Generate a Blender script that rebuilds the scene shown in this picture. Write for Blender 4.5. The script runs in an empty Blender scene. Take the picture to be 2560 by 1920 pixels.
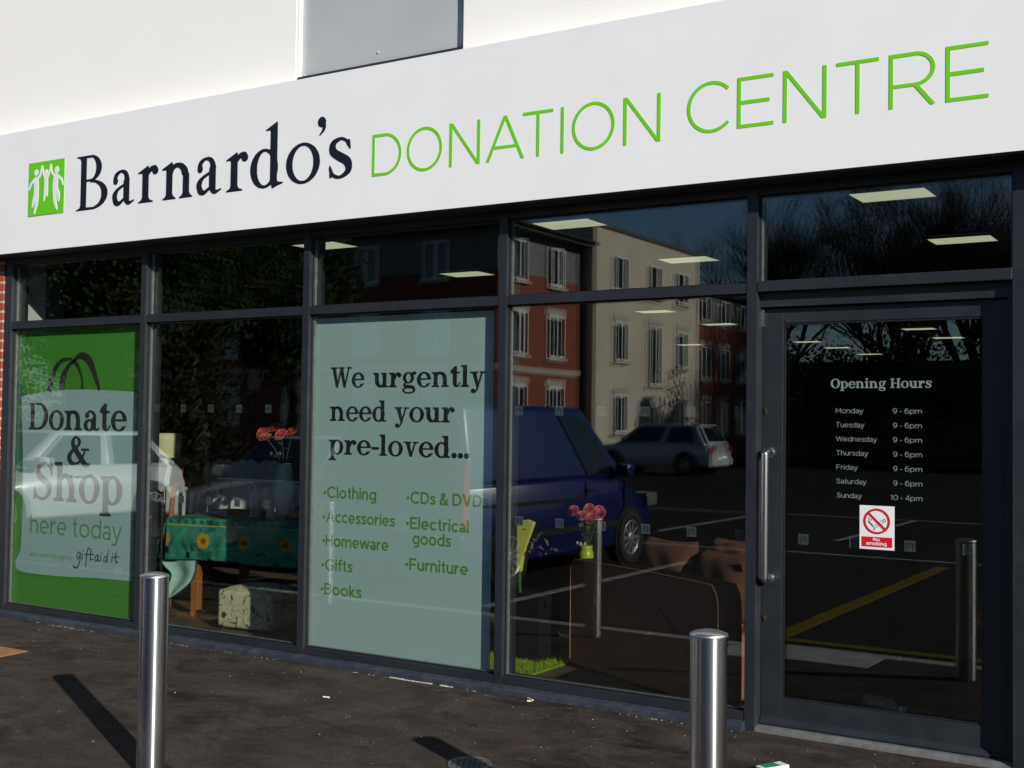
import bpy, math, random
from math import radians as R, sin, cos, pi, sqrt, atan2
from mathutils import Vector, Matrix
from mathutils.geometry import tessellate_polygon

SC = bpy.context.scene
COL = SC.collection
random.seed(7)

# ---------------------------------------------------------------- camera
cam = bpy.data.cameras.new('camera')
cam.sensor_fit = 'HORIZONTAL'
cam.sensor_width = 36.0
cam.lens = 36.0 * 3000.0 / 2560.0
cam.clip_end = 600
CAM = bpy.data.objects.new('camera', cam)
COL.objects.link(CAM)
_yaw, _pit, _rol = R(32.067), R(1.842), R(0.750)
_fw = Vector((-sin(_yaw) * cos(_pit), cos(_yaw) * cos(_pit), sin(_pit)))
_rt = Vector((cos(_yaw), sin(_yaw), 0))
_up = _rt.cross(_fw)
_r = _rt * cos(_rol) + _up * sin(_rol)
_u = -_rt * sin(_rol) + _up * cos(_rol)
_M = Matrix((_r, _u, -_fw)).transposed().to_4x4()
_M.translation = Vector((0, -5.752, 1.519))
CAM.matrix_world = _M
SC.camera = CAM

# ---------------------------------------------------------------- sky, sun, exposure
SUN_AZ, SUN_EL = R(62.5), R(21.8)          # azimuth from the facade's normal towards +x
SDIR = Vector((sin(SUN_AZ) * cos(SUN_EL), -cos(SUN_AZ) * cos(SUN_EL), sin(SUN_EL)))
W = bpy.data.worlds.new('World')
SC.world = W
W.use_nodes = True
_nt = W.node_tree
_sky = _nt.nodes.new('ShaderNodeTexSky')
_sky.sky_type = 'NISHITA'
_sky.sun_disc = False
_sky.sun_elevation = SUN_EL
_sky.sun_rotation = atan2(SDIR.x, SDIR.y)
_sky.air_density = 1.0
_sky.dust_density = 0.05
_sky.ozone_density = 5.0
_bg = _nt.nodes['Background']
_bg.inputs['Strength'].default_value = 0.075
_nt.links.new(_sky.outputs[0], _bg.inputs['Color'])
_sl = bpy.data.lights.new('sun', 'SUN')
_sl.energy = 5.0
_sl.angle = R(0.53)
_sl.color = (1.0, 0.955, 0.89)
SUN = bpy.data.objects.new('sun', _sl)
COL.objects.link(SUN)
SUN.rotation_euler = SDIR.to_track_quat('Z', 'Y').to_euler()
SUN.location = SDIR * 40
vs = SC.view_settings
vs.view_transform = 'Standard'
vs.look = 'None'
vs.exposure = 0.37
vs.gamma = 1.0
vs.use_curve_mapping = False
cy = SC.cycles
cy.use_denoising = True
try:
    cy.denoiser = 'OPENIMAGEDENOISE'
    cy.denoising_input_passes = 'RGB_ALBEDO_NORMAL'
except Exception:
    pass
cy.max_bounces = 10
cy.transparent_max_bounces = 24
cy.glossy_bounces = 5
cy.diffuse_bounces = 3
cy.sample_clamp_indirect = 6.0
cy.caustics_reflective = False
cy.caustics_refractive = False

# ---------------------------------------------------------------- materials
class NT:
    def __init__(s, m):
        s.m = m; s.t = m.node_tree; s.b = s.t.nodes.get('Principled BSDF')
    def n(s, typ, **kw):
        x = s.t.nodes.new('ShaderNode' + typ)
        for k, v in kw.items():
            if k.startswith('_'): x.inputs[k[1:].replace('_', ' ')].default_value = v
            else: setattr(x, k, v)
        return x
    def l(s, a, b): s.t.links.new(a, b)
    def val(s, x):
        return x
    def math(s, op, a, b=None, c=None):
        x = s.t.nodes.new('ShaderNodeMath'); x.operation = op
        for i, v in enumerate((a, b, c)):
            if v is None: continue
            if isinstance(v, (int, float)): x.inputs[i].default_value = v
            else: s.l(v, x.inputs[i])
        return x.outputs[0]
    def mix(s, f, a, b):
        x = s.t.nodes.new('ShaderNodeMix'); x.data_type = 'RGBA'
        for sock, v in ((x.inputs[0], f), (x.inputs[6], a), (x.inputs[7], b)):
            if isinstance(v, (int, float)): sock.default_value = v
            elif isinstance(v, tuple): sock.default_value = v if len(v) == 4 else (*v, 1)
            else: s.l(v, sock)
        return x.outputs[2]
    def ramp(s, f, pts):
        x = s.t.nodes.new('ShaderNodeValToRGB'); e = x.color_ramp.elements
        while len(e) < len(pts): e.new(0.5)
        for el, (p, c) in zip(e, pts):
            el.position = p; el.color = (*c, 1) if len(c) == 3 else c
        s.l(f, x.inputs[0]); return x.outputs[0]
    def obj(s, scale=1.0, sx=None):
        c = s.n('TexCoord').outputs['Object']
        if sx:
            mp = s.n('Mapping'); mp.inputs['Scale'].default_value = sx; s.l(c, mp.inputs[0]); return mp.outputs[0]
        return c
    def noise(s, scale, detail=4, rough=.55, sx=None, dist=0.0):
        x = s.n('TexNoise'); x.inputs['Scale'].default_value = scale; x.inputs['Detail'].default_value = detail
        x.inputs['Roughness'].default_value = rough; x.inputs['Distortion'].default_value = dist
        s.l(s.obj(sx=sx), x.inputs['Vector']); return x.outputs['Fac']
    def bump(s, h, strength=.3, dist=.01):
        x = s.n('Bump'); x.inputs['Strength'].default_value = strength; x.inputs['Distance'].default_value = dist
        s.l(h, x.inputs['Height']); s.l(x.outputs[0], s.b.inputs['Normal'])

def mat(name, col=(.5, .5, .5), rough=.6, metal=0.0, spec=.5, coat=0.0):
    m = bpy.data.materials.new(name); m.use_nodes = True
    k = NT(m)
    k.b.inputs['Base Color'].default_value = (*col, 1)
    k.b.inputs['Roughness'].default_value = rough
    k.b.inputs['Metallic'].default_value = metal
    k.b.inputs['Specular IOR Level'].default_value = spec
    if coat:
        k.b.inputs['Coat Weight'].default_value = coat; k.b.inputs['Coat Roughness'].default_value = .05
    return m, k

def vary(name, c1, c2, scale=3.0, rough=.6, bump=None, detail=5, sx=None, **kw):
    m, k = mat(name, c1, rough, **kw)
    f = k.noise(scale, detail, sx=sx)
    k.l(k.mix(k.ramp(f, [(.35, (0, 0, 0)), (.65, (1, 1, 1))]), c1, c2), k.b.inputs['Base Color'])
    if bump: k.bump(k.noise(bump[0], 6), bump[1], bump[2])
    return m

M = {}
M['fascia'] = vary('white_panel', (.775, .772, .765), (.80, .795, .785), 2.5, .38)
m, k = mat('stucco', (.81, .79, .75), .9)
h = k.noise(55, 5, .6)
k.bump(h, .16, .006)
k.l(k.mix(k.noise(1.2, 3), (.80, .775, .73), (.85, .828, .785)), k.b.inputs['Base Color']); M['stucco'] = m
M['panel'] = vary('grey_panel', (.37, .395, .395), (.41, .43, .425), 1.3, .42)
M['trim_white'] = mat('white_trim', (.82, .81, .78), .5)[0]
M['dark_gap'] = mat('dark_flashing', (.02, .02, .022), .5)[0]
m, k = mat('anthracite', (.02, .026, .038), .4)
f = k.noise(2.2, 6, .65)
k.l(k.mix(k.ramp(f, [(.4, (0, 0, 0)), (.75, (1, 1, 1))]), (.0142, .0170, .0218), (.0208, .0232, .0275)), k.b.inputs['Base Color'])
k.l(k.ramp(k.noise(9, 4), [(.3, (.3, .3, .3)), (.7, (.48, .48, .48))]), k.b.inputs['Roughness']); M['frame'] = m
m, k = mat('cill_dusty', (.05, .055, .065), .5)
k.l(k.mix(k.ramp(k.noise(14, 6, .7), [(.45, (0, 0, 0)), (.7, (1, 1, 1))]), (.022, .029, .043), (.055, .056, .060)), k.b.inputs['Base Color']); M['cill'] = m
M['gasket'] = mat('gasket', (.008, .009, .010), .5)[0]
M['alu'] = vary('threshold_aluminium', (.20, .195, .19), (.29, .285, .28), 22, .45, metal=.55)
# asphalt pavement
m, k = mat('asphalt', (.05, .04, .033), .9, spec=.12)
big = k.ramp(k.noise(.55, 4, .6, sx=(1, 1.6, 1)), [(.38, (0, 0, 0)), (.60, (1, 1, 1))])
mid = k.ramp(k.noise(2.4, 7, .74, sx=(1, 1.45, 1), dist=.6), [(.38, (0, 0, 0)), (.64, (1, 1, 1))])
base = k.mix(mid, (.0165, .0132, .0112), (.104, .085, .070))
base = k.mix(k.math('MULTIPLY', big, .60), base, (.078, .063, .052))
strk = k.ramp(k.noise(6.5, 6, .72, sx=(1, 2.2, 1), dist=.8), [(.56, (0, 0, 0)), (.70, (1, 1, 1))])
base = k.mix(k.math('MULTIPLY', strk, .45), base, (.150, .125, .102))
fine = k.ramp(k.noise(95, 4, .75), [(.36, (0, 0, 0)), (.70, (1, 1, 1))])
base = k.mix(k.math('MULTIPLY', fine, .5), (.010, .0075, .0062), base) if False else k.mix(k.math('MULTIPLY', k.math('SUBTRACT', 1.0, fine), .5), base, (.009, .0068, .0056))
red = k.ramp(k.noise(1.6, 4, .6), [(.55, (0, 0, 0)), (.75, (1, 1, 1))])
base = k.mix(k.math('MULTIPLY', red, .35), base, (.060, .031, .024))
dk = k.ramp(k.noise(4.2, 5, .8, sx=(1, 2.0, 1)), [(.64, (0, 0, 0)), (.68, (1, 1, 1))])
base = k.mix(k.math('MULTIPLY', dk, .8), base, (.006, .005, .005))
vo = k.n('TexVoronoi'); vo.inputs['Scale'].default_value = 70; k.l(k.obj(), vo.inputs['Vector'])
sp = k.ramp(vo.outputs['Distance'], [(.08, (1, 1, 1)), (.17, (0, 0, 0))])
sp2 = k.math('MULTIPLY', sp, k.ramp(k.noise(19, 2), [(.48, (0, 0, 0)), (.6, (1, 1, 1))]))
base = k.mix(k.math('MULTIPLY', sp2, .55), base, (.20, .17, .14))
k.l(base, k.b.inputs['Base Color'])
k.bump(k.math('ADD', k.noise(120, 5, .7), k.math('MULTIPLY', k.noise(9, 4), .9)), 1.0, .011); M['asphalt'] = m
M['lot'] = vary('car_park_tarmac', (.014, .013, .0125), (.024, .022, .021), 4, .9, spec=.08, bump=(60, .5, .01))
M['concrete'] = vary('kerb_concrete', (.30, .28, .25), (.40, .375, .34), 9, .85, bump=(40, .4, .01))
M['line_white'] = vary('worn_white_paint', (.40, .39, .37), (.25, .245, .235), 8, .8, spec=.1)
M['line_yellow'] = vary('worn_yellow_paint', (.21, .135, .015), (.13, .085, .012), 8, .8, spec=.1)
m, k = mat('brushed_steel', (.60, .575, .55), .27, 1.0)
k.b.inputs['Anisotropic'].default_value = .9
k.b.inputs['Anisotropic Rotation'].default_value = .25
tg = k.n('Tangent'); tg.direction_type = 'RADIAL'; tg.axis = 'Z'; k.l(tg.outputs[0], k.b.inputs['Tangent'])
k.l(k.ramp(k.noise(5, 3, .5, sx=(1, 1, .6)), [(.3, (.25, .25, .25)), (.7, (.29, .29, .29))]), k.b.inputs['Roughness']); M['steel'] = m
M['steel_cap'] = vary('steel_cap', (.58, .56, .54), (.66, .64, .61), 30, .36, metal=1.0)
M['chrome'] = mat('polished_steel', (.68, .67, .65), .2, 1.0)[0]
M['brass'] = mat('brass', (.62, .42, .16), .3, 1.0)[0]
# window glass: thin sheets, reflection by the angle, the rest passes straight through
def glass(name, tint, boost=1.0, rough=0.0):
    m = bpy.data.materials.new(name); m.use_nodes = True; k = NT(m); k.t.nodes.remove(k.b)
    out = k.t.nodes['Material Output']
    g = k.n('NewGeometry'); ior = k.math('ADD', k.math('MULTIPLY', g.outputs['Backfacing'], (1 / 1.52) - 1.52), 1.52)
    fr = k.n('Fresnel'); k.l(ior, fr.inputs['IOR'])
    fac = k.math('MULTIPLY', fr.outputs[0], boost)
    tr = k.n('BsdfTransparent'); tr.inputs[0].default_value = (*tint, 1)
    gl = k.n('BsdfGlossy'); gl.inputs['Roughness'].default_value = rough; gl.inputs['Color'].default_value = (1, 1, 1, 1)
    mx = k.n('MixShader'); k.l(fac, mx.inputs[0]); k.l(tr.outputs[0], mx.inputs[1]); k.l(gl.outputs[0], mx.inputs[2])
    k.l(mx.outputs[0], out.inputs['Surface']); return m
M['glass'] = glass('shop_glass', (.93, .955, .945))
M['glass_edge'] = mat('glass_edge', (.02, .05, .045), .2)[0]
M['clear'] = glass('drinking_glass', (.96, .97, .97), 1.6, .12)
# vinyl
m, k = mat('frosted_vinyl', (.555, .645, .625), .55)
M['vinyl_pale'] = m
M['vinyl_green'] = vary('green_vinyl', (.085, .30, .025), (.10, .33, .035), .8, .5)
M['vinyl_deep'] = mat('deep_green_vinyl', (.02, .16, .06), .5)[0]
M['vinyl_bag'] = vary('grey_blue_vinyl', (.50, .61, .62), (.53, .64, .63), 2, .55)
M['ink'] = mat('black_ink', (.012, .014, .015), .55)[0]
M['ink_brown'] = mat('dark_grey_ink', (.035, .030, .030), .55)[0]
M['ink_green'] = mat('leaf_green_ink', (.14, .34, .055), .5)[0]
M['ink_pale_green'] = mat('faded_green_ink', (.20, .36, .16), .5)[0]
M['letter_green'] = mat('bright_green_letters', (.15, .56, .004), .4)[0]
M['letter_navy'] = mat('navy_letters', (.008, .009, .018), .35)[0]
M['emblem_green'] = mat('emblem_green', (.12, .53, .006), .45)[0]
M['white_vinyl'] = mat('white_vinyl', (.74, .74, .74), .5)[0]
M['hours'] = mat('etched_vinyl', (.62, .62, .62), .6)[0]
M['dots'] = mat('frosted_square', (.105, .115, .115), .6)[0]
M['dots_fig'] = mat('frosted_square_figures', (.02, .022, .022), .6)[0]
M['sign_red'] = mat('signal_red', (.56, .008, .015), .45)[0]
# brick
def brick(name, c1, c2, mortar, scale=1.0, axis='XZ'):
    m, k = mat(name, c1, .85)
    tc = k.n('TexCoord'); sp = k.n('SeparateXYZ'); k.l(tc.outputs['Object'], sp.inputs[0])
    cb = k.n('CombineXYZ'); k.l(sp.outputs[0 if axis == 'XZ' else 1], cb.inputs[0]); k.l(sp.outputs[2], cb.inputs[1])
    b = k.n('TexBrick'); k.l(cb.outputs[0], b.inputs['Vector'])
    b.inputs['Color1'].default_value = (*c1, 1); b.inputs['Color2'].default_value = (*c2, 1); b.inputs['Mortar'].default_value = (*mortar, 1)
    b.inputs['Scale'].default_value = 1.0; b.inputs['Brick Width'].default_value = .225; b.inputs['Row Height'].default_value = .075
    b.inputs['Mortar Size'].default_value = .011; b.inputs['Mortar Smooth'].default_value = .2
    k.l(k.mix(k.math('MULTIPLY', k.noise(6, 4), .5), b.outputs['Color'], (c1[0] * .5, c1[1] * .5, c1[2] * .5)), k.b.inputs['Base Color'])
    k.bump(k.math('SUBTRACT', 1.0, b.outputs['Fac']), .6, .01); return m
M['brick'] = brick('red_brick', (.38, .075, .03), (.30, .055, .022), (.46, .41, .36))
M['brick_far'] = brick('far_red_brick', (.30, .052, .022), (.24, .038, .018), (.22, .10, .065), axis='YZ')
M['brick_far_x'] = brick('far_red_brick_side', (.30, .052, .022), (.24, .038, .018), (.22, .10, .065))
m, k = mat('stained_render', (.50, .43, .34), .9)
st = k.ramp(k.noise(.9, 6, .65, sx=(1, 1, .35)), [(.35, (0, 0, 0)), (.72, (1, 1, 1))])
k.l(k.mix(st, (.54, .46, .36), (.68, .58, .46)), k.b.inputs['Base Color']); M['render_cream'] = m
M['render_grey'] = vary('grey_render', (.16, .165, .16), (.20, .20, .195), 1.5, .9)
M['stone_band'] = mat('stone_band', (.42, .36, .29), .8)[0]
M['roof_dark'] = vary('slate_roof', (.035, .036, .040), (.055, .055, .06), 5, .7)
M['upvc'] = mat('white_window_frame', (.72, .71, .68), .4)[0]
M['pane_dark'] = mat('dark_window_pane', (.02, .024, .028), .06, spec=.8)[0]
# interior
m, k = mat('shop_floor_boards', (.12, .075, .04), .5)
k.l(k.mix(k.noise(3, 5, sx=(1, 14, 1)), (.16, .10, .055), (.075, .048, .028)), k.b.inputs['Base Color']); M['floor'] = m
M['int_unlit'] = mat('unlit_interior_tone', (.03, .029, .027), .95, spec=.1)[0]  # near-black puts the lack of light into the ceiling and back wall colour
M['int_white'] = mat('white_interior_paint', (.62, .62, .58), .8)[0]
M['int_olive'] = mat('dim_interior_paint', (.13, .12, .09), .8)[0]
m, k = mat('warm_wood', (.36, .11, .025), .4)
k.l(k.mix(k.noise(5, 5, sx=(6, 6, .7)), (.46, .15, .035), (.27, .08, .02)), k.b.inputs['Base Color']); M['wood'] = m
M['wood_pale'] = vary('pale_turned_wood', (.55, .33, .13), (.45, .26, .10), 18, .4, sx=(1, 1, 6))
M['wood_dark'] = vary('dark_wood', (.06, .035, .02), (.09, .05, .03), 8, .5)
m, k = mat('moss_brown_fabric', (.075, .028, .018), .95, spec=.08)
k.l(k.mix(k.noise(4, 5), (.43, .155, .095), (.34, .120, .072)), k.b.inputs['Base Color'])
k.bump(k.noise(220, 3), .4, .003); M['sofa'] = m
M['sofa_piping'] = mat('tan_piping', (.30, .14, .085), .8)[0]
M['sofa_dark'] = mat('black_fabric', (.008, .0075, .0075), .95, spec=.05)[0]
M['armchair'] = vary('rust_fabric', (.150, .050, .026), (.105, .035, .018), 7, .95, bump=(200, .4, .003))
# table cloth: green with sunflowers
m, k = mat('sunflower_cloth', (.03, .2, .12), .55)
tc = k.n('TexCoord'); sp = k.n('SeparateXYZ'); k.l(tc.outputs['Object'], sp.inputs[0])
per = .345
fx = k.math('MULTIPLY', k.math('SUBTRACT', k.math('FRACT', k.math('ADD', k.math('DIVIDE', sp.outputs[0], per), .62)), .5), per)
fz = k.math('SUBTRACT', sp.outputs[2], -.165)
rr = k.math('SQRT', k.math('ADD', k.math('MULTIPLY', fx, fx), k.math('MULTIPLY', fz, fz)))
an = k.math('ARCTAN2', fz, fx)
pet = k.math('ADD', .056, k.math('MULTIPLY', k.math('SINE', k.math('MULTIPLY', an, 14)), .006))
fl = k.math('LESS_THAN', rr, pet)
ce = k.math('LESS_THAN', rr, .023)
gr = k.mix(k.ramp(k.noise(6, 4, .65, dist=.8), [(.34, (0, 0, 0)), (.66, (1, 1, 1))]), (.008, .09, .055), (.06, .32, .21))
lf = k.ramp(k.noise(15, 2, .5, dist=.6), [(.62, (0, 0, 0)), (.66, (1, 1, 1))])
gr = k.mix(k.math('MULTIPLY', lf, .85), gr, (.012, .035, .028))
stk = k.math('MULTIPLY', k.math('LESS_THAN', k.math('ABSOLUTE', k.math('ADD', k.math('ADD', fx, k.math('MULTIPLY', fz, .9)), .05)), .012), k.math('LESS_THAN', k.math('ABSOLUTE', k.math('SUBTRACT', fz, .055)), .045))
gr = k.mix(k.math('MULTIPLY', stk, .8), gr, (.16, .14, .03))
bd = k.math('LESS_THAN', k.math('ABSOLUTE', k.math('ADD', sp.outputs[2], .052)), .0035)
gr = k.mix(bd, gr, (.42, .33, .05))
bl = k.math('MULTIPLY', k.math('LESS_THAN', k.math('ABSOLUTE', k.math('ADD', sp.outputs[2], .028)), .012), k.math('GREATER_THAN', k.math('SINE', k.math('MULTIPLY', sp.outputs[0], 95)), .1))
gr = k.mix(k.math('MULTIPLY', bl, .8), gr, (.006, .05, .035))
c = k.mix(fl, gr, (.50, .25, .02)); c = k.mix(ce, c, (.24, .065, .012))
k.l(c, k.b.inputs['Base Color']); M['cloth'] = m
M['cloth_back'] = vary('pale_cloth_lining', (.48, .66, .58), (.56, .72, .64), 9, .7)
M['cloth_edge'] = mat('dark_green_hem', (.012, .07, .045), .7)[0]
m, k = mat('scroll_pattern_fabric', (.6, .5, .3), .9)
n1 = k.noise(8.5, .5, .3, dist=1.3)
ln = k.math('LESS_THAN', k.math('ABSOLUTE', k.math('SUBTRACT', n1, .5)), .020)
ln2 = k.math('LESS_THAN', k.math('ABSOLUTE', k.math('SUBTRACT', k.noise(11, .5, .3, dist=1.0), .43)), .014)
vo = k.n('TexVoronoi'); vo.inputs['Scale'].default_value = 8.5; k.l(k.obj(), vo.inputs['Vector'])
dt = k.math('LESS_THAN', k.math('ADD', vo.outputs['Distance'], k.math('MULTIPLY', k.noise(42, 1), .30)), .34)
c = k.mix(k.math('MAXIMUM', ln, ln2), (.62, .52, .33), (.12, .09, .06)); c = k.mix(dt, c, (.055, .028, .028))
k.l(c, k.b.inputs['Base Color']); M['pouffe'] = m
M['china'] = mat('cream_glaze', (.74, .74, .58), .25)[0]
M['lime_glaze'] = mat('lime_glaze', (.34, .36, .02), .25)[0]
M['petal'] = vary('salmon_petals', (.72, .17, .13), (.62, .10, .09), 30, .7)
M['leaf'] = vary('silk_leaves', (.04, .11, .03), (.07, .16, .04), 20, .7)
M['stem'] = mat('flower_stem', (.03, .07, .02), .7)[0]
M['tag'] = mat('paper_tag', (.66, .66, .62), .7)[0]
M['yellow'] = vary('yellow_wrap', (.52, .46, .05), (.60, .54, .09), 6, .55)
M['foil'] = vary('gold_dried_leaves', (.30, .21, .08), (.20, .13, .05), 20, .5)
M['grass_mat'] = vary('artificial_grass', (.16, .24, .006), (.30, .36, .012), 45, .8)
M['shade'] = mat('cream_shade', (.70, .60, .34), .7)[0]
M['blouse'] = vary('pale_pink_cotton', (.60, .52, .54), (.66, .60, .60), 5, .9)
M['linen'] = vary('white_linen', (.56, .55, .50), (.42, .40, .37), 7, .9)
M['black_plastic'] = mat('black_plastic', (.012, .012, .013), .4)[0]
M['plastic'] = mat('clear_plastic', (.10, .14, .15), .2)[0]
m, k = mat('light_diffuser', (.8, .8, .7), .6)
k.b.inputs['Emission Color'].default_value = (.86, .84, .58, 1); k.b.inputs['Emission Strength'].default_value = .50; M['lamp'] = m
# outside
M['grass'] = vary('verge_grass', (.035, .07, .012), (.06, .10, .02), 8, .95)
M['bark'] = vary('grey_bark', (.06, .048, .038), (.09, .075, .06), 5, .95)
M['twig'] = mat('winter_twigs', (.05, .038, .030), .95, spec=.1)[0]
M['evergreen'] = vary('evergreen_leaves', (.016, .036, .010), (.036, .058, .016), 1.5, .85, spec=.15)
M['ivy'] = vary('dry_ivy_leaves', (.035, .029, .017), (.022, .028, .010), 2, .9, spec=.1)
M['hedge'] = vary('hedge_leaves', (.012, .020, .008), (.022, .032, .011), 2, .9, spec=.1)
M['tyre'] = mat('tyre_rubber', (.014, .014, .014), .85)[0]
M['rim'] = mat('alloy_rim', (.42, .42, .41), .35, .6)[0]
M['car_glass'] = mat('tinted_car_glass', (.012, .014, .016), .05, spec=.7)[0]
M['blue_paint'] = mat('dark_blue_paint', (.004, .009, .085), .3, coat=.6)[0]
M['silver_paint'] = mat('silver_paint', (.50, .50, .50), .35, .1, coat=.6)[0]
M['white_paint'] = mat('white_paint', (.66, .66, .65), .35, coat=.6)[0]
M['pearl_paint'] = mat('pale_grey_paint', (.58, .58, .59), .3, .1, coat=.6)[0]
M['tail'] = mat('red_lens', (.45, .012, .012), .2)[0]
M['head'] = mat('headlamp_lens', (.14, .15, .155), .1)[0]
M['rust'] = vary('rusty_cover', (.34, .15, .045), (.22, .10, .04), 12, .8, bump=(40, .5, .004))
M['iron'] = vary('worn_iron', (.13, .12, .11), (.20, .19, .175), 14, .55, metal=.5)
M['iron_dark'] = mat('drain_slots', (.015, .014, .013), .8)[0]
M['litter_green'] = mat('green_print', (.02, .25, .09), .4)[0]
M['paper'] = mat('white_paper', (.72, .72, .70), .5)[0]
M['grit'] = mat('pale_mortar', (.46, .43, .38), .9)[0]
M['butt'] = mat('cigarette_paper', (.70, .60, .46), .8)[0]

# ---------------------------------------------------------------- mesh helpers
class MB:
    def __init__(s): s.v = []; s.f = []; s.s = []; s.mi = []; s.cur = 0
    def add(s, vs, fs, smooth=False, mi=None):
        o = len(s.v); s.v += [tuple(p) for p in vs]
        for f in fs:
            s.f.append([i + o for i in f]); s.s.append(smooth); s.mi.append(s.cur if mi is None else mi)
        return s
    def box(s, x0, x1, y0, y1, z0, z1, mtx=None):
        vs = [(x, y, z) for z in (z0, z1) for y in (y0, y1) for x in (x0, x1)]
        if mtx is not None: vs = [mtx @ Vector(p) for p in vs]
        return s.add(vs, [(0, 2, 3, 1), (4, 5, 7, 6), (0, 1, 5, 4), (2, 6, 7, 3), (0, 4, 6, 2), (1, 3, 7, 5)])
    def prism(s, pts, y0, y1, axis='y', mtx=None, smooth=False):
        """outline pts (a,b) extruded; axis y: a->x b->z; axis z: a->x b->y; axis x: a->y b->z"""
        n = len(pts)
        def P(a, b, t): return (a, t, b) if axis == 'y' else (a, b, t) if axis == 'z' else (t, a, b)
        vs = [P(a, b, y0) for a, b in pts] + [P(a, b, y1) for a, b in pts]
        if mtx is not None: vs = [mtx @ Vector(p) for p in vs]
        fs = [list(range(n)), list(range(2 * n - 1, n - 1, -1))]
        fs += [(i, i + n, (i + 1) % n + n, (i + 1) % n) for i in range(n)]
        o = len(s.v); s.add(vs, fs)
        if smooth:
            for q in range(len(s.s) - n, len(s.s)): s.s[q] = True
        return s
    def lathe(s, prof, c=(0, 0, 0), n=24, smooth=True, capt=True, capb=True, mtx=None):
        vs = []; fs = []
        for r, z in prof:
            for i in range(n):
                a = 2 * pi * i / n; vs.append((c[0] + r * cos(a), c[1] + r * sin(a), c[2] + z))
        for j in range(len(prof) - 1):
            for i in range(n):
                fs.append((j * n + i, j * n + (i + 1) % n, (j + 1) * n + (i + 1) % n, (j + 1) * n + i))
        if mtx is not None: vs = [mtx @ Vector(p) for p in vs]
        s.add(vs, fs, smooth)
        if capb: s.add([vs[i] for i in range(n)], [list(range(n - 1, -1, -1))])
        if capt: s.add([vs[(len(prof) - 1) * n + i] for i in range(n)], [list(range(n))])
        return s
    def tube(s, pts, rad, n=8, smooth=True, cap=True):
        pts = [Vector(p) for p in pts]; k = len(pts)
        rads = [rad] * k if not isinstance(rad, (list, tuple)) else rad
        vs = []; prev = None
        for i, p in enumerate(pts):
            d = (pts[min(i + 1, k - 1)] - pts[max(i - 1, 0)]).normalized()
            if prev is None:
                a = Vector((0, 0, 1)) if abs(d.z) < .9 else Vector((1, 0, 0)); u = d.cross(a).normalized()
            else:
                u = (prev - d * prev.dot(d)).normalized()
            prev = u; w = d.cross(u)
            for j in range(n):
                t = 2 * pi * j / n; vs.append(p + (u * cos(t) + w * sin(t)) * rads[i])
        fs = [(i * n + j, i * n + (j + 1) % n, (i + 1) * n + (j + 1) % n, (i + 1) * n + j) for i in range(k - 1) for j in range(n)]
        s.add(vs, fs, smooth)
        if cap and n > 2:
            s.add(vs[:n], [list(range(n - 1, -1, -1))]); s.add(vs[-n:], [list(range(n))])
        return s
    def ball(s, c, rx, ry, rz, nu=14, nv=8):
        vs = []; fs = []
        for j in range(nv + 1):
            t = pi * j / nv
            for i in range(nu):
                a = 2 * pi * i / nu; vs.append((c[0] + rx * sin(t) * cos(a), c[1] + ry * sin(t) * sin(a), c[2] + rz * cos(t)))
        for j in range(nv):
            for i in range(nu): fs.append((j * nu + i, (j + 1) * nu + i, (j + 1) * nu + (i + 1) % nu, j * nu + (i + 1) % nu))
        return s.add(vs, fs, True)
    def build(s, name, m=None, parent=None, bevel=0, seg=2, loc=None, subsurf=0):
        me = bpy.data.meshes.new(name); me.from_pydata(s.v, [], s.f)
        ms = m if isinstance(m, (list, tuple)) else [m]
        for x in ms: me.materials.append(x)
        me.polygons.foreach_set('use_smooth', s.s)
        if len(ms) > 1: me.polygons.foreach_set('material_index', s.mi)
        me.update()
        o = bpy.data.objects.new(name, me); COL.objects.link(o)
        if parent is not None: o.parent = parent
        if loc is not None: o.location = loc
        if bevel:
            b = o.modifiers.new('bevel', 'BEVEL'); b.width = bevel; b.segments = seg; b.limit_method = 'ANGLE'; b.angle_limit = R(40)
        if subsurf:
            b = o.modifiers.new('subdivision', 'SUBSURF'); b.levels = subsurf; b.render_levels = subsurf
        return o

def tag(o, label, cat, group=None):
    o['label'] = label; o['category'] = cat
    if group: o['group'] = group
    return o
def struct(o):
    o['kind'] = 'structure'; return o
def thing(name, label, cat, loc=(0, 0, 0), rz=0.0, group=None):
    o = bpy.data.objects.new(name, None); COL.objects.link(o); o.location = loc; o.rotation_euler = (0, 0, rz)
    o.empty_display_size = .1
    return tag(o, label, cat, group)
def kids(o): return [c for c in bpy.data.objects if c.parent == o]
def dup(o, parent=None):
    c = o.copy(); COL.objects.link(c)
    if parent is not None: c.parent = parent
    for ch in kids(o): dup(ch, c)
    return c
def bx(name, m, parent, *a, bevel=0, seg=2): return MB().box(*a).build(name, m, parent, bevel, seg)

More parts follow.
